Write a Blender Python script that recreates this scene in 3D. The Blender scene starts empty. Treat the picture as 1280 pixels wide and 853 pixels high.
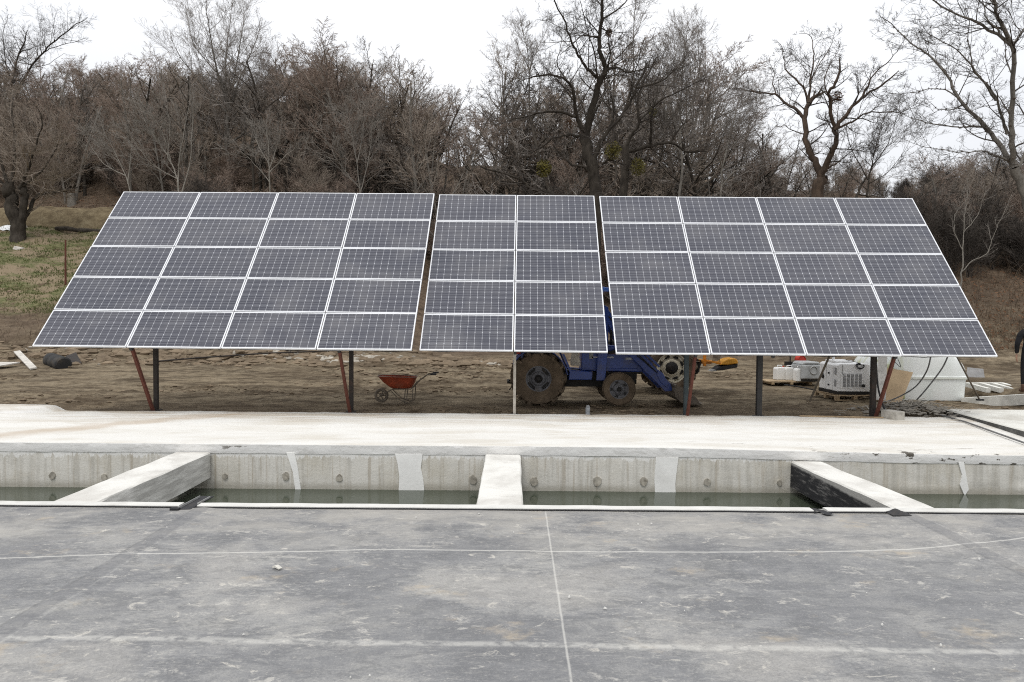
import bpy, bmesh, math, random
from mathutils import Vector, Matrix, noise

S = bpy.context.scene
COL = S.collection
rng = random.Random(11)

# ------------------------------------------------------------------ camera
FPX, HORIZON, ROLL, EYE = 880.0, 398.0, math.radians(.45), 2.2
_p = math.atan((426.5 - HORIZON) / FPX)
FW = Vector((0, math.cos(_p), -math.sin(_p)))
_rt = Vector((1, 0, 0)); _up = _rt.cross(FW)
RT = math.cos(ROLL) * _rt + math.sin(ROLL) * _up
UP = -math.sin(ROLL) * _rt + math.cos(ROLL) * _up
cam = bpy.data.cameras.new('camera'); camo = bpy.data.objects.new('camera', cam); COL.objects.link(camo)
M = Matrix((RT, UP, -FW)).transposed().to_4x4(); M.translation = (0, 0, EYE)
camo.matrix_world = M
cam.sensor_width = 36; cam.lens = FPX / 1280 * 36; cam.clip_end = 2000; cam.clip_start = .05
S.camera = camo

# ------------------------------------------------------------------ sky, sun, exposure
SUN_EL, SUN_AZ = math.radians(62), math.radians(200)
W = bpy.data.worlds.new('World'); S.world = W; W.use_nodes = True
wn = W.node_tree; wn.nodes.clear()
sky = wn.nodes.new('ShaderNodeTexSky'); sky.sky_type = 'NISHITA'; sky.sun_disc = False
sky.sun_elevation = SUN_EL; sky.sun_rotation = SUN_AZ
hs = wn.nodes.new('ShaderNodeHueSaturation'); hs.inputs['Saturation'].default_value = .25
wn.links.new(sky.outputs[0], hs.inputs['Color'])
tc = wn.nodes.new('ShaderNodeTexCoord'); cn = wn.nodes.new('ShaderNodeTexNoise')
mp = wn.nodes.new('ShaderNodeMapping'); mp.inputs['Scale'].default_value = (1, 1, 3)
wn.links.new(tc.outputs['Generated'], mp.inputs[0]); wn.links.new(mp.outputs[0], cn.inputs['Vector'])
cn.inputs['Scale'].default_value = 2.2; cn.inputs['Detail'].default_value = 4
cr = wn.nodes.new('ShaderNodeValToRGB')
cr.color_ramp.elements[0].position = .3; cr.color_ramp.elements[0].color = (8.4, 8.6, 9.0, 1)
cr.color_ramp.elements[1].position = .7; cr.color_ramp.elements[1].color = (9.9, 10.0, 10.2, 1)
wn.links.new(cn.outputs['Fac'], cr.inputs[0])
mx = wn.nodes.new('ShaderNodeMix'); mx.data_type = 'RGBA'; mx.inputs[0].default_value = .9
wn.links.new(hs.outputs[0], mx.inputs[6]); wn.links.new(cr.outputs[0], mx.inputs[7])
bg = wn.nodes.new('ShaderNodeBackground'); bg.inputs['Strength'].default_value = .105
wo = wn.nodes.new('ShaderNodeOutputWorld')
# overcast sky: brighter overhead than at the horizon
sx_ = wn.nodes.new('ShaderNodeSeparateXYZ'); wn.links.new(tc.outputs['Generated'], sx_.inputs[0])
gr = wn.nodes.new('ShaderNodeMapRange'); wn.links.new(sx_.outputs[2], gr.inputs[0])
gr.inputs[1].default_value = 0; gr.inputs[2].default_value = 1; gr.inputs[3].default_value = .79; gr.inputs[4].default_value = 1.36
vm = wn.nodes.new('ShaderNodeVectorMath'); vm.operation = 'SCALE'; wn.links.new(mx.outputs[2], vm.inputs[0]); wn.links.new(gr.outputs[0], vm.inputs['Scale'])
wn.links.new(vm.outputs[0], bg.inputs['Color']); wn.links.new(bg.outputs[0], wo.inputs['Surface'])
sl = bpy.data.lights.new('sun', 'SUN'); sl.energy = 1.0; sl.angle = math.radians(18); sl.color = (1, .97, .92)
so = bpy.data.objects.new('sun', sl); COL.objects.link(so)
sd = Vector((math.cos(SUN_EL) * math.sin(SUN_AZ), math.cos(SUN_EL) * math.cos(SUN_AZ), math.sin(SUN_EL)))
so.rotation_euler = (-sd).to_track_quat('-Z', 'Y').to_euler()
S.view_settings.view_transform = 'Standard'; S.view_settings.look = 'None'
S.cycles.use_denoising = False; W.cycles.sampling_method = 'NONE'; S.cycles.pixel_filter_type = 'BLACKMAN_HARRIS'; S.cycles.filter_width = 1.1
S.view_settings.gamma = 1; S.view_settings.exposure = .22; S.view_settings.use_curve_mapping = False


def ray(px, py):
    return RT * ((px - 640) / FPX) + UP * ((426.5 - py) / FPX) + FW


def at(px, py, Y):
    d = ray(px, py); return Vector((0, 0, EYE)) + d * (Y / d.y)


# ------------------------------------------------------------------ node helpers
class Mat:
    def __init__(s, name, rough=.8, spec=.3, metal=0.0):
        s.m = bpy.data.materials.new(name); s.m.use_nodes = True
        s.nt = s.m.node_tree; s.nt.nodes.clear()
        s.out = s.n('ShaderNodeOutputMaterial'); s.b = s.n('ShaderNodeBsdfPrincipled')
        s.nt.links.new(s.b.outputs[0], s.out.inputs[0])
        s.set('Roughness', rough); s.set('Specular IOR Level', spec); s.set('Metallic', metal)
        s._tc = None; s._geo = None

    def n(s, t): return s.nt.nodes.new(t)

    def put(s, sock, v):
        if hasattr(v, 'is_linked') or isinstance(v, bpy.types.NodeSocket): s.nt.links.new(v, sock)
        else:
            if isinstance(v, tuple) and len(v) == 3 and sock.type == 'RGBA': v = v + (1,)
            sock.default_value = v

    def set(s, k, v): s.put(s.b.inputs[k], v)

    def coord(s, k='Object'):
        if not s._tc: s._tc = s.n('ShaderNodeTexCoord')
        return s._tc.outputs[k]

    def pos(s):
        if not s._geo: s._geo = s.n('ShaderNodeNewGeometry')
        return s._geo.outputs['Position']

    def normal(s):
        s.pos(); return s._geo.outputs['Normal']

    def sc(s, v, x, y, z, off=(0, 0, 0)):
        m = s.n('ShaderNodeMapping'); s.put(m.inputs[0], v); m.inputs['Scale'].default_value = (x, y, z)
        m.inputs['Location'].default_value = off; return m.outputs[0]

    def xyz(s, v):
        m = s.n('ShaderNodeSeparateXYZ'); s.put(m.inputs[0], v); return m.outputs

    def ma(s, op, a, b=0.0, c=0.0, clamp=False):
        m = s.n('ShaderNodeMath'); m.operation = op; m.use_clamp = clamp
        s.put(m.inputs[0], a); s.put(m.inputs[1], b); s.put(m.inputs[2], c); return m.outputs[0]

    def noise(s, v, scale, det=4, rough=.55, dist=0.0):
        m = s.n('ShaderNodeTexNoise'); s.put(m.inputs['Vector'], v); m.inputs['Scale'].default_value = scale
        m.inputs['Detail'].default_value = det; m.inputs['Roughness'].default_value = rough
        m.inputs['Distortion'].default_value = dist; return m.outputs['Fac']

    def voro(s, v, scale, feat='F1'):
        m = s.n('ShaderNodeTexVoronoi'); m.feature = feat; s.put(m.inputs['Vector'], v)
        m.inputs['Scale'].default_value = scale; return m.outputs['Distance']

    def step(s, x, a, b):
        m = s.n('ShaderNodeMapRange'); m.interpolation_type = 'SMOOTHSTEP'; s.put(m.inputs[0], x)
        lo, hi, t0, t1 = (a, b, 0, 1) if a < b else (b, a, 1, 0)
        m.inputs[1].default_value = lo; m.inputs[2].default_value = hi
        m.inputs[3].default_value = t0; m.inputs[4].default_value = t1
        return m.outputs[0]

    def ramp(s, f, stops):
        m = s.n('ShaderNodeValToRGB'); s.put(m.inputs[0], f); e = m.color_ramp.elements
        while len(e) < len(stops): e.new(.5)
        for i, (p, c) in enumerate(stops): e[i].position = p; e[i].color = tuple(c) + (1,)
        return m.outputs[0]

    def mix(s, f, a, b, mode='MIX'):
        m = s.n('ShaderNodeMix'); m.data_type = 'RGBA'; m.blend_type = mode
        s.put(m.inputs[0], f); s.put(m.inputs[6], a); s.put(m.inputs[7], b); return m.outputs[2]

    def col(s, c): s.set('Base Color', c); return s

    def bump(s, h, strength=.5, dist=.02):
        m = s.n('ShaderNodeBump'); s.put(m.inputs['Height'], h); m.inputs['Strength'].default_value = strength
        m.inputs['Distance'].default_value = dist; s.set('Normal', m.outputs[0])


def simple(name, c, rough=.6, spec=.3, metal=0, dirt=(.09, .07, .05), amt=.4, scale=6, amp=.25, bump=0):
    """paint-like base with broken-up tone and patches of dirt"""
    k = Mat(name, rough, spec, metal); v = k.coord()
    n1 = k.noise(v, scale, 5, .6)
    lo = tuple(x * (1 - amp) for x in c); hi = tuple(min(1, x * (1 + amp)) for x in c)
    base = k.ramp(n1, [(.3, lo), (.7, hi)])
    d = k.step(k.noise(k.sc(v, 1, 1, 1, (3, 7, 1)), scale * .7, 6, .65), .5, .72)
    k.col(k.mix(k.ma('MULTIPLY', d, amt), base, dirt))
    if bump: k.bump(k.noise(v, scale * 6, 4), bump, .01)
    return k.m


# ------------------------------------------------------------------ mesh helpers
class MB:
    def __init__(s): s.v = []; s.f = []

    def quadgrid(s, rows):
        b = len(s.v); n = len(rows[0])
        for r in rows: s.v += [tuple(p) for p in r]
        for i in range(len(rows) - 1):
            for j in range(n - 1):
                a = b + i * n + j; s.f.append((a, a + 1, a + n + 1, a + n))
        return s

    def box(s, c, sz, rot=None, taper=1.0):
        c = Vector(c); hx, hy, hz = sz[0] / 2, sz[1] / 2, sz[2] / 2; b = len(s.v)
        for z in (-hz, hz):
            t = taper if z > 0 else 1
            for x, y in ((-hx, -hy), (hx, -hy), (hx, hy), (-hx, hy)):
                p = Vector((x * t, y * t, z))
                if rot is not None: p = rot @ p
                s.v.append(tuple(c + p))
        s.f += [(b, b + 3, b + 2, b + 1), (b + 4, b + 5, b + 6, b + 7)]
        for i in range(4):
            j = (i + 1) % 4; s.f.append((b + i, b + j, b + 4 + j, b + 4 + i))
        return s

    def bar(s, p, q, w, h=None, up=(0, 0, 1)):
        """rectangular bar from p to q"""
        p, q = Vector(p), Vector(q); d = q - p; L = d.length; d.normalize(); u = Vector(up)
        if abs(d.dot(u)) > .98: u = Vector((0, 1, 0))
        sx = d.cross(u).normalized(); sz = sx.cross(d)
        return s.box((p + q) / 2, (w, L, h or w), Matrix((sx, d, sz)).transposed())

    def tube(s, pts, r, n=8, cap=True):
        pts = [Vector(p) for p in pts]; m = len(pts)
        rr = r if isinstance(r, (list, tuple)) else [r] * m
        b = len(s.v); u = None
        for i, p in enumerate(pts):
            d = (pts[min(i + 1, m - 1)] - pts[max(i - 1, 0)])
            d = d.normalized() if d.length > 1e-9 else Vector((0, 0, 1))
            if u is None: u = d.orthogonal().normalized()
            else:
                u = u - d * u.dot(d); u = u.normalized() if u.length > 1e-6 else d.orthogonal().normalized()
            w = d.cross(u)
            for k in range(n):
                a = 2 * math.pi * k / n
                q = p + (u * math.cos(a) + w * math.sin(a)) * rr[i]
                s.v.append((q.x, q.y, q.z))
        for i in range(m - 1):
            for k in range(n):
                a = b + i * n + k; c = b + i * n + (k + 1) % n
                s.f.append((a, c, c + n, a + n))
        if cap and n > 3:
            s.f.append(tuple(b + k for k in range(n))[::-1]); s.f.append(tuple(b + (m - 1) * n + k for k in range(n)))
        return s

    def lathe(s, c, prof, axis='Y', n=32, caps=True):
        """prof: list of (along axis, radius)"""
        c = Vector(c); b = len(s.v); m = len(prof)
        for (h, r) in prof:
            for k in range(n):
                a = 2 * math.pi * k / n; x, y = r * math.cos(a), r * math.sin(a)
                p = {'Y': (x, h, y), 'Z': (x, y, h), 'X': (h, x, y)}[axis]
                s.v.append(tuple(c + Vector(p)))
        for i in range(m - 1):
            for k in range(n):
                a = b + i * n + k; d = b + i * n + (k + 1) % n; s.f.append((a, d, d + n, a + n))
        if caps and prof[0][1] > 1e-4: s.f.append(tuple(b + k for k in range(n)))
        if caps and prof[-1][1] > 1e-4: s.f.append(tuple(b + (m - 1) * n + k for k in range(n)))
        return s

    def prism(s, poly, y0, y1):
        """poly in x,z extruded along y"""
        b = len(s.v); n = len(poly)
        s.v += [(x, y0, z) for x, z in poly] + [(x, y1, z) for x, z in poly]
        s.f.append(tuple(range(b, b + n))); s.f.append(tuple(range(b + n, b + 2 * n))[::-1])
        for i in range(n):
            j = (i + 1) % n; s.f.append((b + i, b + n + i, b + n + j, b + j))
        return s

    def build(s, name, m, parent=None, smooth=False, bevel=0, fix=True):
        me = bpy.data.meshes.new(name); me.from_pydata(s.v, [], s.f); me.update()
        if fix:
            bm = bmesh.new(); bm.from_mesh(me); bmesh.ops.recalc_face_normals(bm, faces=bm.faces); bm.to_mesh(me); bm.free()
        o = bpy.data.objects.new(name, me); COL.objects.link(o)
        if m: me.materials.append(m)
        if smooth: me.shade_smooth() if smooth is True else me.shade_auto_smooth() if hasattr(me, 'shade_auto_smooth') else me.shade_smooth()
        if bevel:
            bv = o.modifiers.new('bevel', 'BEVEL'); bv.width = bevel; bv.segments = 2; bv.limit_method = 'ANGLE'
        if parent: o.parent = parent
        return o


def tag(o, label=None, cat=None, group=None, kind=None):
    if label: o['label'] = label
    if cat: o['category'] = cat
    if group: o['group'] = group
    if kind: o['kind'] = kind
    return o


def empty(name, loc, rz=0, label=None, cat=None, group=None):
    o = bpy.data.objects.new(name, None); COL.objects.link(o); o.location = loc; o.rotation_euler.z = rz
    o.empty_display_size = .2
    return tag(o, label, cat, group)


def cross_smooth(o, ang=40):
    me = o.data
    for p in me.polygons: p.use_smooth = True
    try: me.set_sharp_from_angle(angle=math.radians(ang))
    except Exception: pass
    return o


def interp(tab, x):
    if x <= tab[0][0]: return tab[0][1]
    for (a, b), (c, d) in zip(tab, tab[1:]):
        if x <= c: return b + (d - b) * (x - a) / (c - a)
    return tab[-1][1]


def sstep(a, b, x):
    t = max(0, min(1, (x - a) / (b - a))); return t * t * (3 - 2 * t)


def nz(x, y, z=0.0): return noise.noise(Vector((x, y, z)))
def fbm(x, y, z=0.0, o=4): return noise.fractal(Vector((x, y, z)), 1.0, 2.0, o)


# ================================================================== SETTING
# ---- terrain
PL = [(14, .06), (20, .06), (27, .45), (29.5, 1.0), (32.5, 2.3), (46, 7.2), (54, 10.8), (70, 20.5), (85, 28), (100, 31), (130, 32), (170, 26)]
PC = [(14, .06), (20, .06), (32, .6), (36, 1.0), (45, 3.8), (55, 8.4), (70, 15), (85, 20.5), (100, 22.5), (170, 16)]
PCR = [(14, .06), (20, .06), (32, .6), (45, 3.6), (60, 11.5), (75, 16), (90, 17), (170, 12)]
PR = [(14, .06), (20, .08), (26, .45), (29, 1.4), (36, 5.0), (42, 7.4), (50, 10.2), (62, 13.2), (80, 14.5), (170, 10)]


def hill(X, Y):
    u = X / max(Y, 5)
    a, b, c, d = interp(PL, Y), interp(PC, Y), interp(PCR, Y), interp(PR, Y)
    z = a + (b - a) * sstep(-.34, -.07, u)
    z += (c - z) * sstep(.18, .40, u)
    z += (d - z) * sstep(.46, .60, u)
    return z


def ground(X, Y):
    z = hill(X, Y)
    z += .45 * sstep(8.6, 11.5, X) * sstep(15.2, 16.4, Y) * (1 - sstep(20, 24, Y)) * sstep(12.4, 13.6, X)   # made-up ground by the kerb at the right
    f = sstep(15.4, 16.6, Y)
    mud = 1 - sstep(30, 36, Y)
    ru = .25 + .75 * sstep(-.05, .35, fbm(X * .13, Y * .42, 21, 3))
    z += f * mud * ru * (-.07 * max(0, nz(X * .16, Y * 3.1, 12)) + .07 * nz(X * .45, Y * 2.2) + .08 * nz(X * 1.5, Y * 2.6, 3) + .075 * fbm(X * 2.8, Y * 4, 5, 3))
    z += f * .10 * mud * max(0, fbm(X * .5, Y * .8, 9, 3)) * sstep(20, 27, Y)
    z += (1 - mud) * (.35 * fbm(X * .25, Y * .25, 2, 4) + .12 * fbm(X * 1.3, Y * 1.3, 4, 3))
    return z


xs = []; x = 0
while x < 120:
    xs.append(x); x += .11 if x < 14 else .2 if x < 26 else .6 if x < 45 else 2.0
xs = [-a for a in xs[:0:-1]] + xs
ys = []; y = 14.7
while y < 175:
    ys.append(y); y += .11 if y < 25 else .2 if y < 36 else .6 if y < 60 else 2.5
mb = MB()
rows = [[(a, -60, -2.6) for a in xs], [(a, 14.55, -2.6) for a in xs]]
rows += [[(a, b, ground(a, b)) for a in xs] for b in ys]
mb.quadgrid(rows)
g = Mat('earth', .95, .15); P = g.pos(); px_, py_, pz_ = g.xyz(P)
n1 = g.noise(g.sc(P, .55, 1.6, 1), 1.0, 6, .62, .4)
n2 = g.noise(g.sc(P, 1.8, 3.6, 2), 1.4, 8, .74)
n3 = g.noise(P, 7, 5, .7)
wet = g.step(g.ma('ADD', g.ma('MULTIPLY', n1, .5), g.ma('MULTIPLY', n2, .5)), .41, .57)
mud_c = g.mix(wet, (.080, .060, .038), (.260, .208, .140))
mud_c = g.mix(g.step(n3, .35, .7), g.mix(.30, mud_c, (.06, .046, .032)), mud_c)
bandm = g.step(g.noise(g.sc(P, .13, .62, 1, (3, 1, 0)), 1.6, 6, .62, .5), .47, .60)
mud_c = g.mix(g.ma('MULTIPLY', bandm, .62), mud_c, (.075, .054, .034))
mud_c = g.mix(g.ma('MULTIPLY', g.step(g.noise(P, 1.7, 6, .7), .5, .66), .4), mud_c, (.33, .275, .195))
nearY = g.step(py_, 19.0, 15.2)
mud_c = g.mix(g.ma('MULTIPLY', nearY, .35), mud_c, (.12, .085, .055))       # churned damp strip along the slab
lit = g.ramp(g.noise(P, 2.4, 8, .75), [(.30, (.040, .030, .021)), (.48, (.105, .075, .052)), (.62, (.155, .115, .080)), (.78, (.22, .18, .14))])
gn = g.noise(g.sc(P, .35, .6, 1), 1.0, 6, .65)
gr_c = g.mix(g.step(g.noise(P, 5, 6, .7), .36, .62), (.072, .088, .030), (.17, .158, .080))
gr_c = g.mix(g.step(gn, .44, .56), gr_c, (.225, .175, .115))
gr_c = g.mix(g.step(g.noise(g.sc(P, .5, .5, 1), 1.9, 6, .7), .56, .66), gr_c, (.10, .07, .045))
jn = g.ma('MULTIPLY', g.ma('SUBTRACT', g.noise(P, .45, 4), .5), 6.0)
yy = g.ma('ADD', py_, jn)
u_ = g.ma('DIVIDE', px_, py_)
left = g.step(u_, -.36, -.47)
grass_m = g.ma('MULTIPLY', g.ma('MULTIPLY', g.step(yy, 32, 34.5), g.step(yy, 52, 47)), left)
c = g.mix(g.step(yy, 28.5, 33), mud_c, lit)
c = g.mix(grass_m, c, gr_c)
g.col(c)
g.bump(g.ma('ADD', n2, n3), .9, .06)
terrain = mb.build('terrain', g.m, smooth=True, fix=False); tag(terrain, kind='structure')

# ---- concrete
def concrete(name, base, stain, streak=0.0, dark=.5, vscale=(1, 1, 1), top_white=None):
    k = Mat(name, .85, .25); v = k.pos(); x, y, z = k.xyz(v)
    a = k.noise(k.sc(v, *vscale), 1.1, 7, .65, .3)
    c = k.mix(k.step(a, .42, .68), base, stain)
    f = k.noise(v, 22, 5, .7)
    c = k.mix(k.ma('MULTIPLY', k.step(f, .55, .75), .35), c, tuple(q * .6 for q in base))
    if streak:
        s1 = k.noise(k.sc(v, 5.5, 5.5, .35), 1.6, 5, .6)
        s2 = k.noise(k.sc(v, 17, 17, .6, (5, 1, 0)), 1.0, 4, .6)
        c = k.mix(k.ma('MULTIPLY', k.step(s1, .47, .68), streak), c, tuple(q * dark for q in stain))
        c = k.mix(k.ma('MULTIPLY', k.step(s2, .5, .72), streak * .8), c, (.27, .21, .13))
    k.bump(k.ma('ADD', f, k.ma('MULTIPLY', a, 2)), .35, .02)
    return k, c, v


k, c, v = concrete('slab_concrete', (.69, .675, .635), (.60, .57, .51), vscale=(.5, 1.6, 1))
x, y, z = k.xyz(v)
st = k.noise(k.sc(v, .45, 2.4, 1, (4, 2, 0)), 1.2, 6, .6, .5)
far = k.step(y, 13.2, 15.3)
c = k.mix(k.ma('MULTIPLY', k.step(st, .42, .66), k.ma('ADD', .08, k.ma('MULTIPLY', far, .62))), c, (.40, .325, .23))
diag = k.ma('ABSOLUTE', k.ma('SUBTRACT', k.ma('ADD', x, k.ma('MULTIPLY', y, -.95)), k.ma('ADD', -21.2, k.ma('MULTIPLY', k.noise(v, 1.4, 4), 1.6))))
c = k.mix(k.ma('MULTIPLY', k.step(diag, .8, .1), .5), c, (.40, .30, .20))
chip = k.ma('MULTIPLY', k.step(k.noise(k.sc(v, 2.2, 2.2, 5), 1.7, 5, .65), .585, .605), k.ma('MULTIPLY', k.step(z, .085, .05), k.step(y, 11.9, 11.6)))
chip = k.ma('MULTIPLY', chip, k.ma('ADD', k.step(x, 4.2, 6.2), k.ma('MULTIPLY', k.step(k.ma('ABSOLUTE', k.ma('ADD', x, 4.2)), 1.0, .4), .9)))
c = k.mix(chip, c, (.10, .09, .075))
pt = k.ma('MULTIPLY', k.step(k.noise(k.sc(v, 1.6, 5, 1), 1.3, 5, .7), .60, .64), k.ma('MULTIPLY', k.step(x, 2.6, 3.6), k.step(k.ma('ABSOLUTE', k.ma('SUBTRACT', y, 11.95)), .35, .15)))
c = k.mix(k.ma('MULTIPLY', pt, .75), c, (.26, .23, .19)); _nz = k.xyz(k.normal())[2]; fz = k.step(_nz, .75, .4)
lip = k.ramp(k.noise(k.sc(v, 1.5, 1, 6), 3, 7, .75), [(.33, (.56, .55, .525)), (.48, (.72, .71, .69)), (.7, (.78, .775, .755))])
c = k.mix(k.ma('MULTIPLY', fz, k.ma('SUBTRACT', 1.0, chip)), c, lip); k.col(c)
SLAB = k.m

mb = MB(); rows = []
prof = [(15.47, -.12, .02), (15.45, .085, .02), (15.40, .1, .01), (14.6, .1, .004), (13.6, .1, .004), (12.6, .1, .004),
        (11.75, .099, .004), (11.55, .098, .003), (11.538, .094, .003), (11.532, .085, .003), (11.532, .03, .003), (11.534, -.03, .003), (11.538, -.06, .004), (11.56, -.075, .006)]
xx = -14.0; XS = []
while xx < 14: XS.append(xx); xx += .07
for (yy0, zz0, am) in prof:
    r_ = []
    for X in XS:
        drop = .085 * sstep(1.5, 8, X) * sstep(15.4, 11.6, yy0)
        nzv = fbm(X * 2.6, yy0 * 3 + zz0 * 17, 3, 4) * am * 1.5
        yb = (.10 * nz(X * .5, 7) + .05 * nz(X * 2.3, 3)) if yy0 > 15.3 else 0
        r_.append((X, yy0 + nzv + yb, zz0 + fbm(X * 3.1, yy0 * 2, 8, 3) * am * (1.4 if zz0 < 0 else .7) - drop))
    rows.append(r_)
mb.quadgrid(rows)
tag(cross_smooth(mb.build('pavement', SLAB), 28), kind='structure')
mb = MB()      # older raised pour at the far left of the slab
rows = []
for (dy, z0) in ((.0, .06), (.02, .17), (.14, .215), (.55, .22), (.78, .2), (.82, .05)):
    rows.append([(X, 14.82 + dy + .05 * nz(X * 1.3, dy * 3) + .25 * sstep(-10.6, -9.8, X) * (1 if dy < .3 else -.3), z0 * (1 - sstep(-10.15, -9.75, X)) + .05 * sstep(-10.15, -9.75, X) + .008 * nz(X * 4, dy * 5)) for X in [-14 + .1 * i for i in range(43)]])
mb.quadgrid(rows); tag(mb.build('raised_pavement', SLAB, smooth=True), kind='structure')

# ---- pool: back wall, near wall, beams, water
k, c, v = concrete('pool_wall_concrete', (.64, .62, .57), (.55, .52, .45), streak=.5, dark=.66)
x, y, z = k.xyz(v)
wl = k.noise(k.sc(v, 1.4, 1.4, .4, (9, 0, 0)), 1.8, 6, .65)
run = k.noise(k.sc(v, 7, 7, .5, (2, 0, 0)), 1.5, 4, .7)
run2 = k.noise(k.sc(v, 26, 26, 1.2, (2, 4, 0)), 1.2, 3, .6)
edge = k.ma('ADD', z, k.ma('ADD', k.ma('ADD', k.ma('MULTIPLY', wl, .18), k.ma('MULTIPLY', run2, .16)), k.ma('MULTIPLY', run, .26)))
c = k.mix(k.ma('MULTIPLY', k.step(edge, .175, .20), .95), c, (.74, .73, .70))
tide = k.step(z, -.50, -.63)
c = k.mix(k.ma('MULTIPLY', tide, .55), c, (.26, .24, .19)); k.col(c)
WALL = k.m
wall = MB(); rows = []
for z0 in (-.06, -.14, -.22, -.3, -.4, -.5, -.6, -.75, -2.2):
    rows.append([(X, 11.55 + .008 * nz(X * 2, z0 * 9), z0 - (.085 * sstep(1.5, 8, X) if z0 > -.5 else 0)) for X in [-14 + .14 * i for i in range(201)]])
wall.quadgrid(rows).quadgrid([[(X, 11.9, z0) for X in (-14, 14)] for z0 in (-.1, -2.2)])
pw = wall.build('pool_wall', WALL, smooth=True, fix=False)
tag(pw, 'stained concrete back wall of the basin under the white slab', 'wall')
PLASTER = simple('pale_plaster', (.80, .795, .77), .9, .2, amt=.15, dirt=(.45, .43, .38), scale=3, amp=.06, bump=.3)
def patch(pl):
    m = MB(); n = len(pl)
    fr = [(at(a, b, 11.53).x, 11.529, at(a, b, 11.53).z) for a, b in pl]
    bk = [(p[0], 11.56, p[2]) for p in fr]
    m.v = fr + bk; m.f = [tuple(range(n))] + [(i, (i + 1) % n, n + (i + 1) % n, n + i) for i in range(n)]
    return m.build('plaster_patch', PLASTER, pw)
patch([(358, 566), (368, 566), (372, 585), (377, 620), (370, 620), (366, 590)])
patch([(494, 568), (528, 568), (526, 585), (529, 600), (531, 620), (498, 620), (499, 595), (497, 580)])
patch([(820, 572), (848, 572), (846, 588), (844, 606), (845, 622), (819, 622), (818, 600)])
patch([(1198, 578), (1205, 578), (1208, 596), (1211, 612), (1206, 620), (1200, 606), (1203, 594)])
HOLE = simple('tie_hole_mortar', (.36, .335, .285), .9, .2, amt=.6, scale=14, amp=.35)
for a, b in ((65, 595), (130, 597), (281, 596), (357, 596), (424, 598), (591, 600), (668, 602), (747, 602), (805, 602), (884, 603), (975, 604)):
    q = at(a, b, 11.53); n = 12
    m = MB(); rr = .055 + rng.uniform(-.012, .016); cen = Vector((q.x, 11.52, q.z))
    pts = [(cen.x + rr * math.cos(t) * (1 + rng.uniform(-.18, .12)), 11.528, cen.z + rr * 1.15 * math.sin(t) * (1 + rng.uniform(-.15, .15))) for t in [2 * math.pi * i / n for i in range(n)]]
    m.v = pts + [(p[0], 11.56, p[2]) for p in pts]; m.f = [tuple(range(n))] + [(i, (i + 1) % n, n + (i + 1) % n, n + i) for i in range(n)]
    m.build('tie_hole', HOLE, pw)

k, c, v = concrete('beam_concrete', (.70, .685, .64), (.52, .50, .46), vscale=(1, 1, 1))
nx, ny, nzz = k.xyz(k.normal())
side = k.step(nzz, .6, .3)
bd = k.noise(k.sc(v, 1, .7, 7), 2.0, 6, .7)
drk = k.mix(k.step(bd, .38, .66), (.40, .39, .365), (.62, .61, .575)); c = k.mix(side, c, drk); k.col(c)  # side faces take greyer tones than the top
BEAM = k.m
k, c, v = concrete('tarred_concrete', (.70, .685, .64), (.52, .50, .46))
nx, ny, nzz = k.xyz(k.normal()); x, y, z = k.xyz(v)
bd = k.noise(k.sc(v, 1, .9, 6), 2.2, 7, .75)
tar = k.mix(k.step(bd, .50, .70), (.022, .022, .024), (.22, .21, .20))
grey = k.step(k.ma('ADD', z, k.ma('MULTIPLY', k.ma('SUBTRACT', k.noise(v, 6, 4), .5), .05)), -.19, -.15)
c = k.mix(k.step(nzz, .6, .3), c, k.mix(grey, tar, (.36, .35, .33))); k.col(c)
TAR = k.m

def beam(xa, xb, m, label, dz=0, zb=-.47):
    b = MB(); ny_ = 26
    for s_ in range(1):
        prof2 = [(xa, zb), (xa, -.06), (xa + .02, -.042), (xb - .02, -.042), (xb, -.06), (xb, zb), (xa, zb)]
        rows = []
        for i in range(ny_):
            Y = 7.9 + (11.52 - 7.9) * i / (ny_ - 1)
            rows.append([(px + .012 * nz(Y * 1.7, j * 3.1, xa), Y, pz + dz * sstep(8.2, 11.5, Y) + .008 * nz(Y * 2.3, j * 1.7, xa)) for j, (px, pz) in enumerate(prof2)])
        b.quadgrid(rows)
    o = b.build('concrete_beam', m); cross_smooth(o, 35)
    return tag(o, label, 'beam', 'concrete beams across the water basin')

beam(-5.52, -4.95, BEAM, 'pale concrete beam across the water basin with a grey right side')
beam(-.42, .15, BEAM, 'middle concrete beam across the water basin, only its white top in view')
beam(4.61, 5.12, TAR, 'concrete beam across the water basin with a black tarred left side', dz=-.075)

k = Mat('basin_water', .03, .5); k.col((.050, .060, .042)); k.set('IOR', 1.33)
k.bump(k.noise(k.sc(k.pos(), 1, 2.2, 1), 2.5, 3), .05, .02)
wb = MB().quadgrid([[(X, Y, -.65) for X in (-14, 14)] for Y in (8.05, 11.7)])
tag(wb.build('water', k.m), kind='structure')
nw = MB().quadgrid([[(X, 8.2, z0) for X in (-14, 14)] for z0 in (-.01, -2.2)])
nw.quadgrid([[(X, 8.06, z0) for X in (-14, 14)] for z0 in (-.03, -2.2)])
nearw = nw.build('basin_wall', WALL); tag(nearw, kind='structure')

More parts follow.
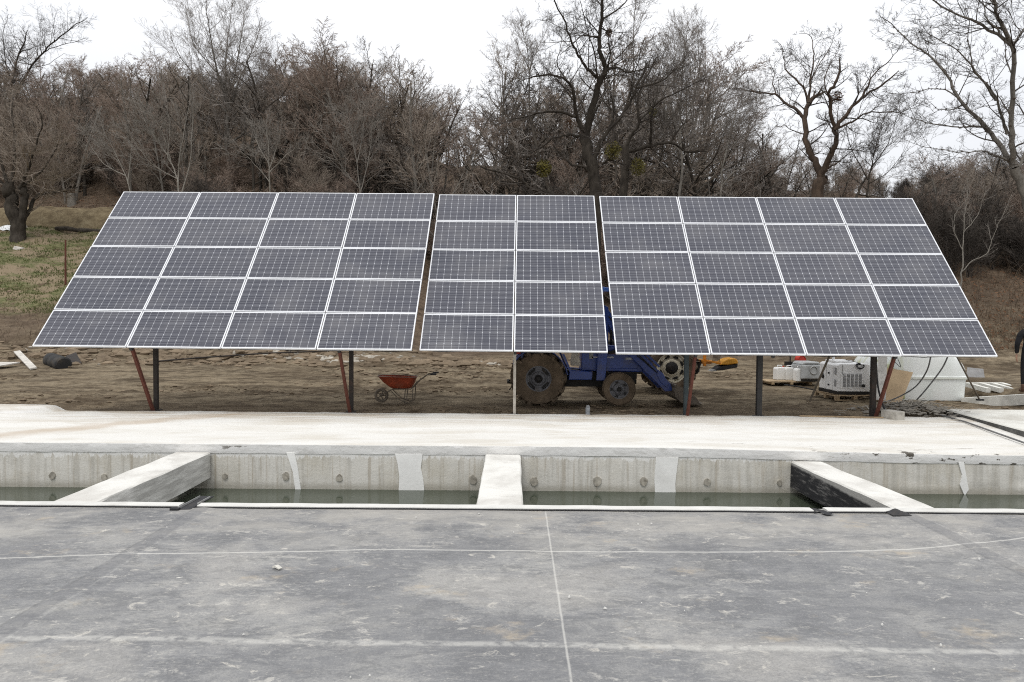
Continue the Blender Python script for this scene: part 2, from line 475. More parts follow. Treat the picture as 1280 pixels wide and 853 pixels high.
# ---- foreground rubber sheet
k = Mat('dusty_rubber', .75, .35); v = k.pos(); x, y, z = k.xyz(v)
a = k.noise(k.sc(v, .75, 1.05, 1), 1.15, 7, .62, .5)
b_ = k.noise(k.sc(v, 2.2, 3.4, 1, (3, 1, 0)), 1.2, 7, .68)
f = k.noise(v, 28, 5, .75)
tone = k.ma('ADD', k.ma('MULTIPLY', a, .62), k.ma('ADD', k.ma('MULTIPLY', b_, .34), k.ma('MULTIPLY', k.ma('SUBTRACT', f, .5), .16)))
dk2 = k.step(k.noise(k.sc(v, 1.5, 2.6, 1, (2, 8, 0)), 2.1, 8, .74, .8), .46, .60)
c = k.ramp(tone, [(.36, (.150, .151, .154)), (.45, (.215, .215, .217)), (.54, (.292, .288, .278)), (.66, (.385, .37, .336))])
c = k.mix(k.ma('MULTIPLY', dk2, .62), c, (.132, .134, .138))
fs = k.step(k.noise(k.sc(v, 5, 9, 1, (2, 5, 0)), 2.6, 6, .75), .50, .68)
c = k.mix(k.ma('MULTIPLY', fs, .5), c, (.45, .435, .395))
big = k.noise(k.sc(v, .55, .8, 1, (7, 2, 0)), 1.0, 5, .6, .6)
c = k.mix(k.ma('MULTIPLY', k.step(big, .52, .40), .42), c, (.162, .163, .168))
c = k.mix(k.ma('MULTIPLY', k.step(big, .52, .64), .36), c, (.42, .40, .365))
fl_ = k.ma('MULTIPLY', k.step(k.noise(k.sc(v, 1, 1.8, 1, (11, 4, 0)), 3.4, 10, .82, .4), .535, .60), k.step(k.noise(k.sc(v, 1, 1.4, 1, (5, 12, 0)), 1.25, 5, .65), .49, .60))
c = k.mix(k.ma('MULTIPLY', fl_, .55), c, (.58, .555, .50))
grit = k.noise(v, 60, 4, .8)
c = k.mix(k.ma('MULTIPLY', k.step(grit, .5, .36), .4), c, (.13, .13, .135))
c = k.mix(k.ma('MULTIPLY', k.step(grit, .56, .70), .4), c, (.50, .48, .44))
scr = k.step(k.noise(k.sc(v, 1.2, 22, 1, (1, 5, 0)), 2.0, 4, .6), .60, .72)
c = k.mix(k.ma('MULTIPLY', scr, .3), c, (.46, .45, .42))
far = k.step(y, 6.2, 8.0)
c = k.mix(k.ma('MULTIPLY', k.ma('MULTIPLY', far, k.step(tone, .36, .56)), .6), c, (.36, .34, .305))
sp = k.step(k.noise(k.sc(v, 1.3, 2.2, 1, (8, 3, 0)), 2.6, 9, .78, .8), .575, .66)
c = k.mix(k.ma('MULTIPLY', sp, .72), c, (.55, .52, .46))
sp2 = k.step(k.noise(k.sc(v, 1, 1.3, 1, (1, 9, 0)), 6, 6, .7), .665, .72)
c = k.mix(k.ma('MULTIPLY', sp2, .8), c, (.64, .62, .56))
tan = k.step(k.noise(k.sc(v, .8, 1.1, 1, (6, 6, 0)), 1.7, 8, .68), .58, .72)
c = k.mix(k.ma('MULTIPLY', tan, .5), c, (.47, .39, .28))
mk = k.step(k.ma('ABSOLUTE', k.ma('SUBTRACT', x, k.ma('MULTIPLY', k.noise(k.sc(v, .3, .3, .3), 3), .8))), 99, 98)
def line(coord, target, w, soft, strength, colour, cc, brk=.35, wob=.03):
    wv = k.ma('MULTIPLY', k.ma('SUBTRACT', k.noise(v, 3.2, 5, .6), .5), wob)
    d = k.ma('ABSOLUTE', k.ma('ADD', k.ma('SUBTRACT', coord, target), wv))
    msk = k.ma('MULTIPLY', k.step(d, w + soft, w), k.step(k.noise(v, 11, 4, .6), brk, brk + .25))
    return k.mix(k.ma('MULTIPLY', msk, strength), cc, colour)
xp = k.ma('SUBTRACT', x, .5); curve = k.ma('ADD', 6.60, k.ma('MULTIPLY', k.ma('POWER', k.ma('MAXIMUM', k.ma('SUBTRACT', x, 2.2), 0.0), 2.0), .055))
curve = k.ma('SUBTRACT', curve, k.ma('MULTIPLY', k.ma('POWER', k.ma('MAXIMUM', k.ma('SUBTRACT', -.5, x), 0.0), 1.6), .032))
PALE = (.60, .585, .54)
c = line(y, curve, .004, .018, .6, PALE, c, .2)
c = line(y, k.ma('ADD', 4.68, k.ma('MULTIPLY', x, -.012)), .012, .045, .42, PALE, c, .3, .06)
c = line(y, k.ma('ADD', 5.62, k.ma('MULTIPLY', x, .01)), .008, .03, .22, PALE, c, .45, .06)
c = line(y, k.ma('ADD', 7.15, k.ma('MULTIPLY', x, .0)), .008, .03, .22, PALE, c, .45, .06)
c = line(x, k.ma('ADD', .35, k.ma('MULTIPLY', y, .006)), .002, .011, .5, PALE, c, .2, .012)
for t in (-3.58, 4.46):          # overlapped sheet joints running away from the camera
    d = k.ma('SUBTRACT', x, t)
    band = k.ma('MULTIPLY', k.step(d, -.02, .0), k.step(d, .16, .13))
    c = k.mix(k.ma('MULTIPLY', band, .40), c, (.15, .15, .155))
    c = line(x, t + .17, .002, .016, .22, PALE, c, .4, .02)
    c = line(x, t - .015, .004, .02, .35, (.09, .09, .09), c, .3, .02)
k.col(c); k.bump(k.ma('ADD', k.ma('MULTIPLY', a, 2), k.ma('ADD', f, b_)), .3, .015)
k.set('Roughness', k.ramp(tone, [(.35, (.5,) * 3), (.6, (.9,) * 3)]))
MEMB = k.m
mb = MB(); rows = []
yv = [-10, -4, 0, 2, 3] + [3.4 + .115 * i for i in range(39)] + [7.97, 8.0]
for Y in yv:
    r_ = []
    for i in range(187):
        X = -14 + .15 * i
        zz = .012 * fbm(X * .6, Y * .6, 1, 3) + .004 * fbm(X * 3, Y * 3, 2, 2)
        for t in (-3.5, 4.54): zz += .012 * math.exp(-((X - t) / .09) ** 2)
        if Y > 7.95: zz -= .02 * (Y > 7.98)
        r_.append((X, Y + (.012 * nz(X * 1.8, 2) if Y > 7.9 else 0), zz))
    rows.append(r_)
rows.append([(p[0], p[1] + .004, -.4) for p in rows[-1]])
mb.quadgrid(rows); tag(mb.build('rubber_pavement', MEMB, smooth=True, fix=False), kind='structure')

GAP_SHADOW = MB().tube([(-14 + .2 * i, 8.02 + .010 * nz(i * .37, 2) , -.002 + .008 * abs(nz(i * .21, 6))) for i in range(141)], .009, 8)  # shadow line in the gap before the kerb, put in as a black strip
KERB = simple('kerb_concrete', (.62, .61, .575), .9, .2, amt=.45, dirt=(.42, .40, .36), scale=4, amp=.08, bump=.3)
kb = MB()
def kerb(xa, xb, label):
    m = MB(); n = max(3, int((xb - xa) / .1)); rows = []
    for (Y, Z) in ((8.195, -.06), (8.195, .006), (8.185, .013), (8.068, .012), (8.06, .005), (8.06, -.06)):
        rows.append([(xa + (xb - xa) * i / n, Y + .010 * nz((xa + i * .1) * 3, Y * 9), Z + .005 * nz(i * .3 + xa, Z * 40, Y)) for i in range(n + 1)])
    m.quadgrid(rows)
    for e in (0, n): m.f.append(tuple(q * (n + 1) + e for q in range(6)))
    o = m.build('kerb', KERB); return tag(o, label, 'kerb', 'white kerb strip along the near edge of the basin')
hm = GAP_SHADOW.build('gap_shadow_strip', Mat('gap_shadow_black', .7, .3).col((.02, .02, .022)).m, bpy.data.objects['rubber_pavement'], smooth=True)
kerb(-14, -3.83, 'low white kerb left of the pale angle iron at the basin edge')
kerb(-3.66, 3.50, 'long low white kerb between the angle iron and the black rubber slot')
kerb(3.66, 14, 'low white kerb right of the black rubber slot at the basin edge')
BLACK = simple('black_rubber', (.018, .018, .02), .6, .4, amt=.25, scale=9)
STEEL = simple('weathered_zinc', (.34, .34, .33), .5, .5, .3, amt=.35, scale=9)
DSTEEL = simple('dark_steel', (.024, .023, .023), .55, .4, amt=.25, scale=5)
t = empty('angle_iron', (-3.76, 8.0, .0), math.radians(-2), 'grey angle iron lying over the gap in the left kerb at the basin edge', 'angle iron')
MB().prism([(-.004, 0), (.004, 0), (.004, .035), (-.004, .035)], -.10, .42).build('flange', STEEL, t)
MB().prism([(.12, .0), (.128, .0), (.128, .03), (.12, .03)], .1, .42).build('flange', STEEL, t)
MB().box((.06, .2, .006), (.15, .58, .01)).build('web', BLACK, t)
MB().box((-.03, -.11, .012), (.10, .05, .03)).build('end_clip', BLACK, t)
t = empty('rubber_flap', (3.58, 8.0, 0), math.radians(14), 'black rubber flap turned down in the slot between two kerbs', 'flap'); t.scale = (.7, .75, .7)
MB().quadgrid([[(X, Y, .014 - .03 * sstep(.05, .3, Y) + .02 * abs(X) * 3) for X in (-.07, -.03, .03, .07)] for Y in (-.16, -.05, .05, .15, .3)]).build('sheet', BLACK, t)
t = MB(); t.quadgrid([[(4.42 + X, 7.95 + Y, .010 + .04 * math.exp(-(X / .06) ** 2) * (Y > -.06)) for X in (-.11, -.06, -.03, 0, .03, .06, .11)] for Y in (-.08, -.02, .04, .08)])
tag(t.build('rubber_fold', BLACK, smooth=True), 'small black fold of rubber in front of the right hand beam', 'rubber fold')
tag(MB().prism([(-.04, 0), (.0, .012), (.05, .004), (.055, .012), (.0, .028), (-.035, .016)], -.018, .018).build('scrap', simple('pale_scrap', (.6, .58, .52), .8)), 'small pale curled scrap lying on the grey rubber sheet left of the middle', 'scrap')
bpy.data.objects['scrap'].location = (-2.03, 6.05, .012); bpy.data.objects['scrap'].rotation_euler.z = -.6
mb = MB()
for i in range(46):          # crumbs of mortar and gravel on the rubber sheet
    X = rng.uniform(-6, 6); Y = rng.uniform(4.1, 7.8); r = rng.choice((.004, .005, .007, .011))
    mb.box((X, Y, .012 + r * .5), (r * rng.uniform(1, 2.4), r * 1.3, r), Matrix.Rotation(rng.uniform(0, 3), 3, 'Z'), .6)
tag(mb.build('mortar_crumbs', KERB), 'pale mortar crumbs scattered on the grey rubber sheet', 'crumbs', kind='stuff')

# ---- right-hand raised concrete, kerb stones, pipe
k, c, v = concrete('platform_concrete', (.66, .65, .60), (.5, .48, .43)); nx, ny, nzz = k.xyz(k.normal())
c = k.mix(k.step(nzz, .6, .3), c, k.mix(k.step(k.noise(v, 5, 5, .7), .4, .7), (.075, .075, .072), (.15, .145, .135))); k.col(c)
mb = MB(); rows = []
for zz, inn in ((-.1, 0), (.155, 0), (.175, .025)):
    rows.append([(10.02 + inn, 16.22, zz), (10.02 + inn, 16.2 - inn, zz), (9.62 + inn, 13.2, zz), (9.4 + inn, 11.56, zz), (15, 11.56, zz)])
mb.quadgrid(rows); b0 = len(mb.v) - 5
mb.v += [(15, 16.25, .175), (15, 16.25, -.1)]; mb.f += [(b0, b0 + 1, b0 + 2, b0 + 3, b0 + 4, b0 + 5), (0, 5, b0, b0 + 5, b0 + 6)]
o = mb.build('concrete_platform', k.m); tag(o, 'raised concrete platform with a dark left side at the right of the slab', 'platform')
pz = simple('grey_plastic', (.14, .14, .14), .5, .4)
tag(MB().tube([(9.5, 15.5, .13), (9.45, 14.6, .12), (9.2, 13.2, .09), (9.0, 11.9, .055), (8.95, 11.55, .035)], .018, 8).build('drain_pipe', pz, smooth=True), 'thin grey pipe lying along the foot of the raised concrete platform', 'pipe')

# ================================================================== SOLAR ARRAYS
k = Mat('solar_cells', .16, .5); uv = k.coord('UV'); u, v_, _ = k.xyz(uv)
PW, PH = 1.956, .992
def fract_dist(sock, n, size, off=0.0):
    f_ = k.ma('FRACT', k.ma('ADD', k.ma('MULTIPLY', sock, n), off))
    return k.ma('MULTIPLY', k.ma('MINIMUM', f_, k.ma('SUBTRACT', 1.0, f_)), size / n)
du = fract_dist(u, 12, PW); dv = fract_dist(v_, 6, PH); bb = fract_dist(v_, 18, PH, .5)
oi = k.n('ShaderNodeObjectInfo'); rnd = oi.outputs['Random']
cell = k.ramp(k.noise(k.sc(k.pos(), 1, 1, 1), .8, 3), [(.3, (.020, .022, .038)), (.7, (.034, .035, .049))])
cellid = k.n('ShaderNodeTexWhiteNoise'); cellid.noise_dimensions = '2D'
fl = k.n('ShaderNodeVectorMath'); fl.operation = 'FLOOR'; k.put(fl.inputs[0], k.sc(uv, 12, 6, 1)); k.put(cellid.inputs['Vector'], fl.outputs[0])
cell = k.mix(k.ma('MULTIPLY', cellid.outputs[0], .35), cell, (.026, .028, .05))
cell = k.mix(k.ma('MULTIPLY', rnd, .55), cell, (.048, .047, .062))
c = k.mix(k.ma('MULTIPLY', k.step(bb, .0042, .0018), .42), cell, (.42, .43, .46))
c = k.mix(k.ma('MULTIPLY', k.step(dv, .0048, .0022), .50), c, (.40, .41, .44))
c = k.mix(k.ma('MULTIPLY', k.step(du, .0055, .0022), .46), c, (.62, .63, .66))
c = k.mix(k.ma('MULTIPLY', k.step(k.ma('ADD', du, dv), .017, .011), .62), c, (.74, .75, .78))
dust = k.noise(k.sc(k.pos(), 1, 1, 1), 1.1, 5, .6)
c = k.mix(k.ma('MULTIPLY', k.step(dust, .4, .75), .10), c, (.40, .38, .35))
k.col(c); k.set('Roughness', k.ramp(dust, [(.3, (.10,) * 3), (.7, (.26,) * 3)])); CELLS = k.m
ALU = simple('white_aluminium', (.74, .75, .77), .42, .5, .0, amt=.12, scale=3, amp=.05)
RUST = simple('rusty_red_steel', (.115, .043, .031), .85, .2, amt=.5, dirt=(.09, .05, .035), scale=7)
PALEPOLE = simple('pale_pole_paint', (.52, .48, .42), .7, .3, amt=.5, dirt=(.30, .25, .2), scale=8)
POSTST = simple('rusty_dark_post', (.030, .025, .022), .75, .3, amt=.45, dirt=(.075, .042, .028), scale=6)
GREENSTEEL = simple('green_grey_steel', (.045, .06, .065), .6, .3, amt=.35, scale=6)

m = MB(); hw, hh = PW / 2 - .0215, PH / 2 - .0215
m.v = [(-hw, -hh, -.004), (hw, -hh, -.004), (hw, hh, -.004), (-hw, hh, -.004), (-hw, -hh, -.03), (hw, -hh, -.03), (hw, hh, -.03), (-hw, hh, -.03)]
m.f = [(0, 1, 2, 3), (7, 6, 5, 4)]
panel_me = bpy.data.meshes.new('solar_panel'); panel_me.from_pydata(m.v, [], m.f)
uvl = panel_me.uv_layers.new(name='UVMap')
for li, (a, b) in enumerate([(0, 0), (1, 0), (1, 1), (0, 1)] * 2): uvl.data[li].uv = (a, b)
BACK = simple('panel_backsheet', (.6, .6, .6), .7, .2, amt=.1)
panel_me.materials.append(CELLS); panel_me.materials.append(BACK); panel_me.polygons[1].material_index = 1
m = MB(); fw_ = .0225
for sx in (-1, 1): m.box((sx * (PW / 2 - fw_ / 2), 0, -.018), (fw_, PH, .04))
for sy in (-1, 1): m.box((0, sy * (PH / 2 - fw_ / 2), -.018), (PW - 2 * fw_, fw_, .04))
_f = m.build('panel_frame', ALU); frame_me = _f.data; bpy.data.objects.remove(_f)


def hang(o, root):
    o.parent = root; o.matrix_parent_inverse = Matrix.Translation(-root.location); return o


def solar_array(n, org, yaw, tilt, roll, posts, label):
    ax = Vector((math.cos(yaw) * math.cos(roll), math.sin(yaw) * math.cos(roll), math.sin(roll)))
    hd = Vector((-math.sin(yaw), math.cos(yaw), 0))
    up = math.cos(tilt) * hd + math.sin(tilt) * Vector((0, 0, 1)); up = (up - ax * up.dot(ax)).normalized()
    nn = ax.cross(up)
    F = Matrix((ax, up, nn)).transposed().to_4x4(); F.translation = org
    root = empty('solar_array', (posts[0][0], posts[0][1], .05), 0, label, 'solar array', 'tilted solar arrays behind the white slab')
    for i in range(n):
        for j in range(5):
            o = bpy.data.objects.new('solar_panel', panel_me); COL.objects.link(o)
            jit = Matrix.Rotation(rng.uniform(-.0022, .0022), 4, 'Z') @ Matrix.Rotation(rng.uniform(-.006, .006), 4, 'X') @ Matrix.Rotation(rng.uniform(-.004, .004), 4, 'Y')
            o.matrix_world = F @ Matrix.Translation((1.976 * (i + .5), 1.012 * (j + .5) + rng.uniform(-.004, .004), 0)) @ jit
            hang(o, root)
            fr = bpy.data.objects.new('panel_frame', frame_me); COL.objects.link(fr); fr.parent = o
    for j in range(6):
        vv = max(.12, min(5.06 - .12, 1.012 * j)); m = MB()
        m.bar(F @ Vector((.02, vv, -.075)), F @ Vector((1.976 * n - .02, vv, -.075)), .05, .06, nn); hang(m.build('purlin', DSTEEL), root)
    for (X, Y, mat_, w, brace) in posts:
        uu = X - org.x
        # height of the panel plane above (X, Y)
        base = org + ax * uu; d = (Y - base.y) / up.y; top = base + up * d
        m = MB()
        m.bar(F @ Vector((uu, .06, -.15)), F @ Vector((uu, 4.98, -.15)), .06, .08, nn); hang(m.build('rafter', DSTEEL), root)
        m = MB().bar((X, Y, -.1), (X, Y, top.z - .2), w, w, (0, 1, 0)); hang(m.build('post', mat_), root)
        hang(MB().box((X, Y, .085), (w + .12, w + .1, .014)).build('base_plate', POSTST), root)
        if brace:
            bt = base + up * .12 - nn * .16
            m = MB().bar((X, Y - .13, .06), bt, .07, .055, (1, 0, 0)); hang(m.build('brace', RUST), root)
            m = MB().bar(base + up * 2.6 - nn * .2, (X, Y + .02, 1.9), .06, .06, (1, 0, 0)); hang(m.build('brace', DSTEEL), root)
        else:
            m = MB().box((X, Y, top.z - .28), (.1, .1, .2)); hang(m.build('post_cap', RUST), root)
    # cable clips hanging under the lower edge and a cable between them
    m = MB(); pts = []
    for q in range(n * 4 + 1):
        b = org + ax * (1.976 * n * q / (n * 4)) + up * .09 - nn * .09
        pts.append(b + Vector((0, 0, -.02 - .03 * (q % 2) * rng.random())))
    m.tube(pts, .009, 5); hang(m.build('cable', BLACK), root)
    for q in range(n * 2):
        b = org + ax * (1.976 * n * (q + .6) / (n * 2)) + up * .05 - nn * .055
        hang(MB().box(b, (.07, .03, .04)).build('clip', BLACK), root)
    return root


solar_array(4, Vector((-9.9486, 14.5661, 1.5471)), -.0232, .845, -.0025,
            [(-7.96, 15.72, POSTST, .085, 1), (-3.59, 15.72, POSTST, .085, 1)], 'left solar array of four columns of panels on dark posts with rusty braces')
solar_array(2, Vector((-1.9441, 14.6974, 1.5177)), -.0136, .8551, -.0033,
            [(.065, 15.52, PALEPOLE, .06, 0)], 'middle solar array only two columns wide on one pale pole')
solar_array(4, Vector((2.1476, 14.5652, 1.4887)), -.0048, .8545, -.0004,
            [(3.85, 15.5, GREENSTEEL, .09, 1), (5.47, 15.52, DSTEEL, .11, 0), (8.02, 15.58, POSTST, .10, 1)], 'right solar array of four columns on three dark posts near the white generator')

# ================================================================== TRACTORS
BLUE = simple('blue_tractor_paint', (.014, .042, .21), .35, .5, amt=.45, dirt=(.07, .055, .045), scale=3, amp=.2)
BLUE2 = simple('light_blue_paint', (.05, .14, .48), .35, .5, amt=.25, scale=3, amp=.2)
MUDTYRE = simple('muddy_tyre', (.135, .102, .072), .95, .1, amt=.45, dirt=(.06, .048, .036), scale=4, amp=.35, bump=.8)
TREAD = simple('muddy_tread', (.13, .10, .072), .95, .1, amt=.7, dirt=(.23, .18, .13), scale=7, amp=.4, bump=1)
GRIM = simple('grey_rim', (.13, .13, .14), .7, .4, amt=.6, dirt=(.11, .085, .06), scale=4)
CREAM = simple('cream_rim', (.66, .61, .48), .6, .4, amt=.45, dirt=(.20, .15, .10), scale=5, amp=.12)
ENGINE = simple('greasy_black_iron', (.018, .017, .016), .7, .3, amt=.45, scale=5)
REDP = simple('red_plastic', (.42, .035, .02), .45, .4, amt=.25, scale=8)
ORANGE = simple('orange_paint', (.62, .23, .02), .45, .4, amt=.25, scale=6)
YELLOW = simple('amber_paint', (.60, .28, .025), .45, .4, amt=.3, scale=6)
WHITEP = simple('white_plastic', (.86, .86, .85), .5, .4, amt=.12, scale=5, amp=.05, dirt=(.5, .47, .42))
SEAT = simple('worn_cream_vinyl', (.58, .53, .44), .6, .3, amt=.4, scale=9)


def wheel(name, parent, c, R, w, rr, side, rim_m, lugs, windows=0, hubr=.6):
    """c: hub centre; side=-1 faces the camera"""
    c = Vector(c)
    disc = MB(); o_ = side * w * .30
    disc.lathe(c, [(o_ * .2, rr * .98), (o_ * .55, rr * .90), (o_ * .62, rr * .62), (o_ * .95, rr * .52), (o_ * 1.0, rr * .36), (o_ * 1.35, rr * .30), (o_ * 1.5, rr * .17), (o_ * 1.5, 0.0)], 'Y', 32, False)
    for q in range(6):
        a = q * math.pi / 3; disc.lathe(c + Vector((rr * .43 * math.cos(a), o_ * 1.02, rr * .43 * math.sin(a))), [(0, .022), (side * .03, .022), (side * .03, 0)], 'Y', 6)
    whl = disc.build(name, rim_m, parent); cross_smooth(whl, 30)
    t = MB(); h = w / 2
    prof = [(-h * .72, rr), (-h * .92, rr + (R - rr) * .18), (-h, rr + (R - rr) * .5), (-h * .95, R * .93), (-h * .72, R * .965), (0, R * .975), (h * .72, R * .965), (h * .95, R * .93), (h, rr + (R - rr) * .5), (h * .92, rr + (R - rr) * .18), (h * .72, rr)]
    t.lathe(c, prof, 'Y', 40, False); ty = t.build('tyre', MUDTYRE, whl); cross_smooth(ty, 50)
    if lugs:
        L = MB()
        for q in range(lugs):
            for s_ in (-1, 1):
                a = 2 * math.pi * (q + (.5 if s_ > 0 else 0)) / lugs
                a2 = a + .16
                p = c + Vector((R * .97 * math.cos(a), s_ * h * .98, R * .97 * math.sin(a)))
                e = c + Vector((R * .985 * math.cos(a2), s_ * .02, R * .985 * math.sin(a2)))
                rad = Vector((math.cos(a), 0, math.sin(a)))
                L.bar(p + rad * .015, e + rad * .01, .06, .075, rad)
                ps = c + Vector((R * .86 * math.cos(a - .02), s_ * h * 1.0, R * .86 * math.sin(a - .02)))
                L.bar(p + rad * .02, ps, .055, .06, Vector((0, 1, 0)))
        L.build('tread', TREAD, ty)
    else:
        L = MB()
        for s_ in (-.55, 0, .55): L.lathe(c, [(s_ * h - .03, R * .97), (s_ * h - .025, R), (s_ * h + .025, R), (s_ * h + .03, R * .97)], 'Y', 40, False)
        L.build('tread', TREAD, ty)
    rm = MB(); rm.lathe(c, [(-h * .78, rr * .98), (-h * .80, rr * 1.06), (-h * .70, rr * 1.05), (-h * .6, rr * .95), (h * .6, rr * .95), (h * .70, rr * 1.05), (h * .80, rr * 1.06), (h * .78, rr * .98)], 'Y', 40, False)
    if windows:
        for q in range(windows):
            a = 2 * math.pi * q / windows
            rm.box(c + Vector((rr * .90 * math.cos(a), side * h * .55, rr * .90 * math.sin(a))), (.09, .02, .16), Matrix.Rotation(-a, 3, 'Y'))
    r_ = rm.build('rim', rim_m, whl); cross_smooth(r_, 40)
    if windows:                      # dark hub with holes between rim lugs
        hb = MB(); hb.lathe(c, [(o_ * .9, rr * hubr), (o_ * 1.3, rr * hubr * .95), (o_ * 1.62, rr * hubr * .7), (o_ * 1.9, rr * .15), (o_ * 1.9, 0)], 'Y', 24); hb.build('hub', ENGINE, whl)
        for q in range(windows):
            a = 2 * math.pi * (q + .5) / windows
            MB().box(c + Vector((rr * .76 * math.cos(a), o_ * .66, rr * .76 * math.sin(a))), (rr * .15, .05, rr * 2.6 / windows), Matrix.Rotation(-a, 3, 'Y')).build('rim_slot', ENGINE, whl)
    return whl


G0 = .07
tr = empty('tractor', (.66, 17.95, G0), 0, 'muddy blue tractor with a front loader parked behind the solar arrays', 'tractor')
for s_ in (-1, 1):
    wheel('rear_wheel', tr, (0, s_ * .56, .645), .66, .34, .30, s_, GRIM, 13, 4, .33)
    wheel('front_wheel', tr, (1.99, s_ * .56, .40), .41, .25, .225, s_, GRIM, 0, 5, .3)
# chassis and engine
m = MB().box((.45, 0, .62), (1.2, .42, .42)).box((1.5, 0, .58), (1.4, .36, .34)).box((.0, 0, .65), (.5, .95, .26)).box((1.99, 0, .42), (.16, 1.0, .16)).box((2.1, 0, .55), (.8, .4, .12))
m.build('chassis', ENGINE, tr, bevel=.02)
MB().tube([(-.28, -.25, .62), (-.62, -.3, .5), (-.75, -.3, .52)], .028, 6).tube([(-.28, .25, .62), (-.62, .3, .5), (-.75, .3, .52)], .028, 6).bar((-.75, -.34, .52), (-.75, .34, .52), .05).tube([(-.6, -.28, .5), (-.72, -.3, .32)], .014, 5).build('hitch', ENGINE, tr)
# hood
m = MB().prism([(1.08, .82), (2.62, .80), (2.68, .95), (2.66, 1.28), (2.5, 1.42), (1.1, 1.52)], -.31, .31); m.build('hood', BLUE, tr, bevel=.03)
MB().box((1.62, -.318, 1.17), (.55, .012, .035)).box((2.3, -.318, 1.14), (.22, .012, .05)).build('hood_stripe', simple('pale_decal', (.50, .50, .52), .5, .4, amt=.4, scale=14), tr)
MB().box((1.33, -.318, 1.2), (.10, .012, .15)).build('side_vent', simple('dull_grey_vent', (.25, .25, .24), .6), tr)
MB().box((1.85, -.318, 1.27), (.7, .012, .05)).build('side_stripe', simple('dark_red_decal', (.10, .015, .02), .5), tr)
MB().box((2.685, 0, 1.05), (.03, .5, .4)).build('grille', ENGINE, tr)
# fenders and floor
for s_ in (-1, 1):
    m = MB(); pts = []
    for q in range(12):
        a = math.radians(8 + q * 13); pts.append((.73 * math.cos(a), .645 + .75 * math.sin(a)))
    rows = [[(px, s_ * yy_, pz) for (px, pz) in pts] for yy_ in (.34, .68)]
    m.quadgrid(rows); rows = [[(px * .97, s_ * .34, .645 + (pz - .645) * .97) for (px, pz) in pts], [(px * .5, s_ * .34, .645 + (pz - .645) * .5) for (px, pz) in pts]]; m.quadgrid(rows)
    o = m.build('fender', BLUE, tr); so_ = o.modifiers.new('thick', 'SOLIDIFY'); so_.thickness = .02
    MB().box((-.52, s_ * .5, 1.30), (.16, .22, .10)).build('tail_light', REDP, tr, bevel=.01)
    m = MB().bar((.60, s_ * .66, 1.26), (.80, s_ * .62, .80), .05, .09, (0, 1, 0)).build('fender_edge', BLUE, tr)
    MB().prism([(.74, .62), (1.32, .62), (1.34, .82), (.78, .86)], s_ * .32 - .0, s_ * .60).build('footboard', BLUE, tr, bevel=.015)
m = MB().prism([(.82, .95), (1.08, .95), (1.05, 1.12), (1.0, 1.3), (.93, 1.42), (.86, 1.3), (.82, 1.1)], -.28, -.16)
m.build('lever_cover', SEAT, tr, bevel=.025)
MB().box((.0, 0, 1.25), (.5, .5, .12)).box((-.22, 0, 1.5), (.12, .48, .42)).build('seat', SEAT, tr, bevel=.04)
MB().tube([(1.05, 0, 1.5), (.75, 0, 1.72)], .025, 6).build('steering_column', ENGINE, tr)
sw = MB(); sw.tube([(.74 + .08 * math.sin(a) , .19 * math.cos(a), 1.73 + .17 * math.sin(a)) for a in [2 * math.pi * q / 20 for q in range(21)]], .014, 6, False); sw.build('steering_wheel', ENGINE, tr, smooth=True)
MB().tube([(1.9, .2, 1.4), (1.9, .2, 2.0)], .035, 8).build('exhaust', ENGINE, tr)
# roll bar with a small roof
for s_ in (-1, 1): MB().bar((-.42, s_ * .5, .9), (-.36, s_ * .5, 2.75), .06, .08).build('roll_bar', BLUE, tr)
MB().prism([(-.55, 2.76), (1.3, 2.84), (1.72, 2.80), (1.74, 2.90), (1.3, 2.95), (-.55, 2.88)], -.62, .62).build('roof', BLUE2, tr, bevel=.03)
MB().box((1.95, -.325, .86), (1.1, .02, .07)).build('side_rail', BLUE, tr, bevel=.008)
MB().box((1.62, -.30, .72), (.62, .06, .16)).box((2.3, -.30, .70), (.36, .06, .14)).tube([(1.4, -.34, .78), (1.7, -.36, .70), (1.95, -.34, .74)], .025, 6).build('shaded_engine_bay', ENGINE, tr, bevel=.01)  # black boxes stand in for the shade under the hood, pipe in front
for q in range(2): MB().tube([(1.72, -.54 + .03 * q, 2.2), (2.0, -.56, 1.9 - .05 * q), (2.45, -.56, 1.28 - .06 * q), (2.95, -.55, .80)], .013, 5).build('hydraulic_hose', BLACK, tr, smooth=True)
MB().box((.92, -.46, .74), (.30, .06, .05)).build('step', ENGINE, tr)
# loader
for s_ in (-1, 1):
    yy_ = s_ * .46
    MB().prism([(1.44, .60), (1.66, .60), (1.72, 1.35), (1.72, 2.42), (1.60, 2.48), (1.50, 2.3), (1.48, 1.35)], yy_ - .05, yy_ + .05).build('loader_tower', BLUE, tr, bevel=.01)
    MB().prism([(1.52, 2.30), (1.66, 2.44), (2.35, 1.52), (3.30, .52), (3.34, .36), (3.16, .34), (2.18, 1.30)], yy_ - .055, yy_ + .055).build('loader_arm', BLUE, tr, bevel=.012)
    MB().bar((1.62, yy_ - s_ * .08, 1.25), (2.30, yy_ - s_ * .08, 1.42), .07).build('lift_cylinder', ENGINE, tr)
    MB().bar((2.30, yy_ - s_ * .02, 1.62), (3.02, yy_ - s_ * .02, .95), .055).build('tilt_cylinder', BLUE, tr)
    MB().prism([(2.92, .80), (2.98, .88), (3.10, .78), (3.24, .52), (3.18, .44), (3.02, .58)], yy_ - .08, yy_ + .08).build('tilt_link', BLUE, tr, bevel=.01)
bp = [(3.36, .52), (3.32, .38), (3.34, .24), (3.5, .10), (3.72, .055), (4.02, .05)]
m = MB(); inn = [(a + .03, b + .03) for a, b in bp]
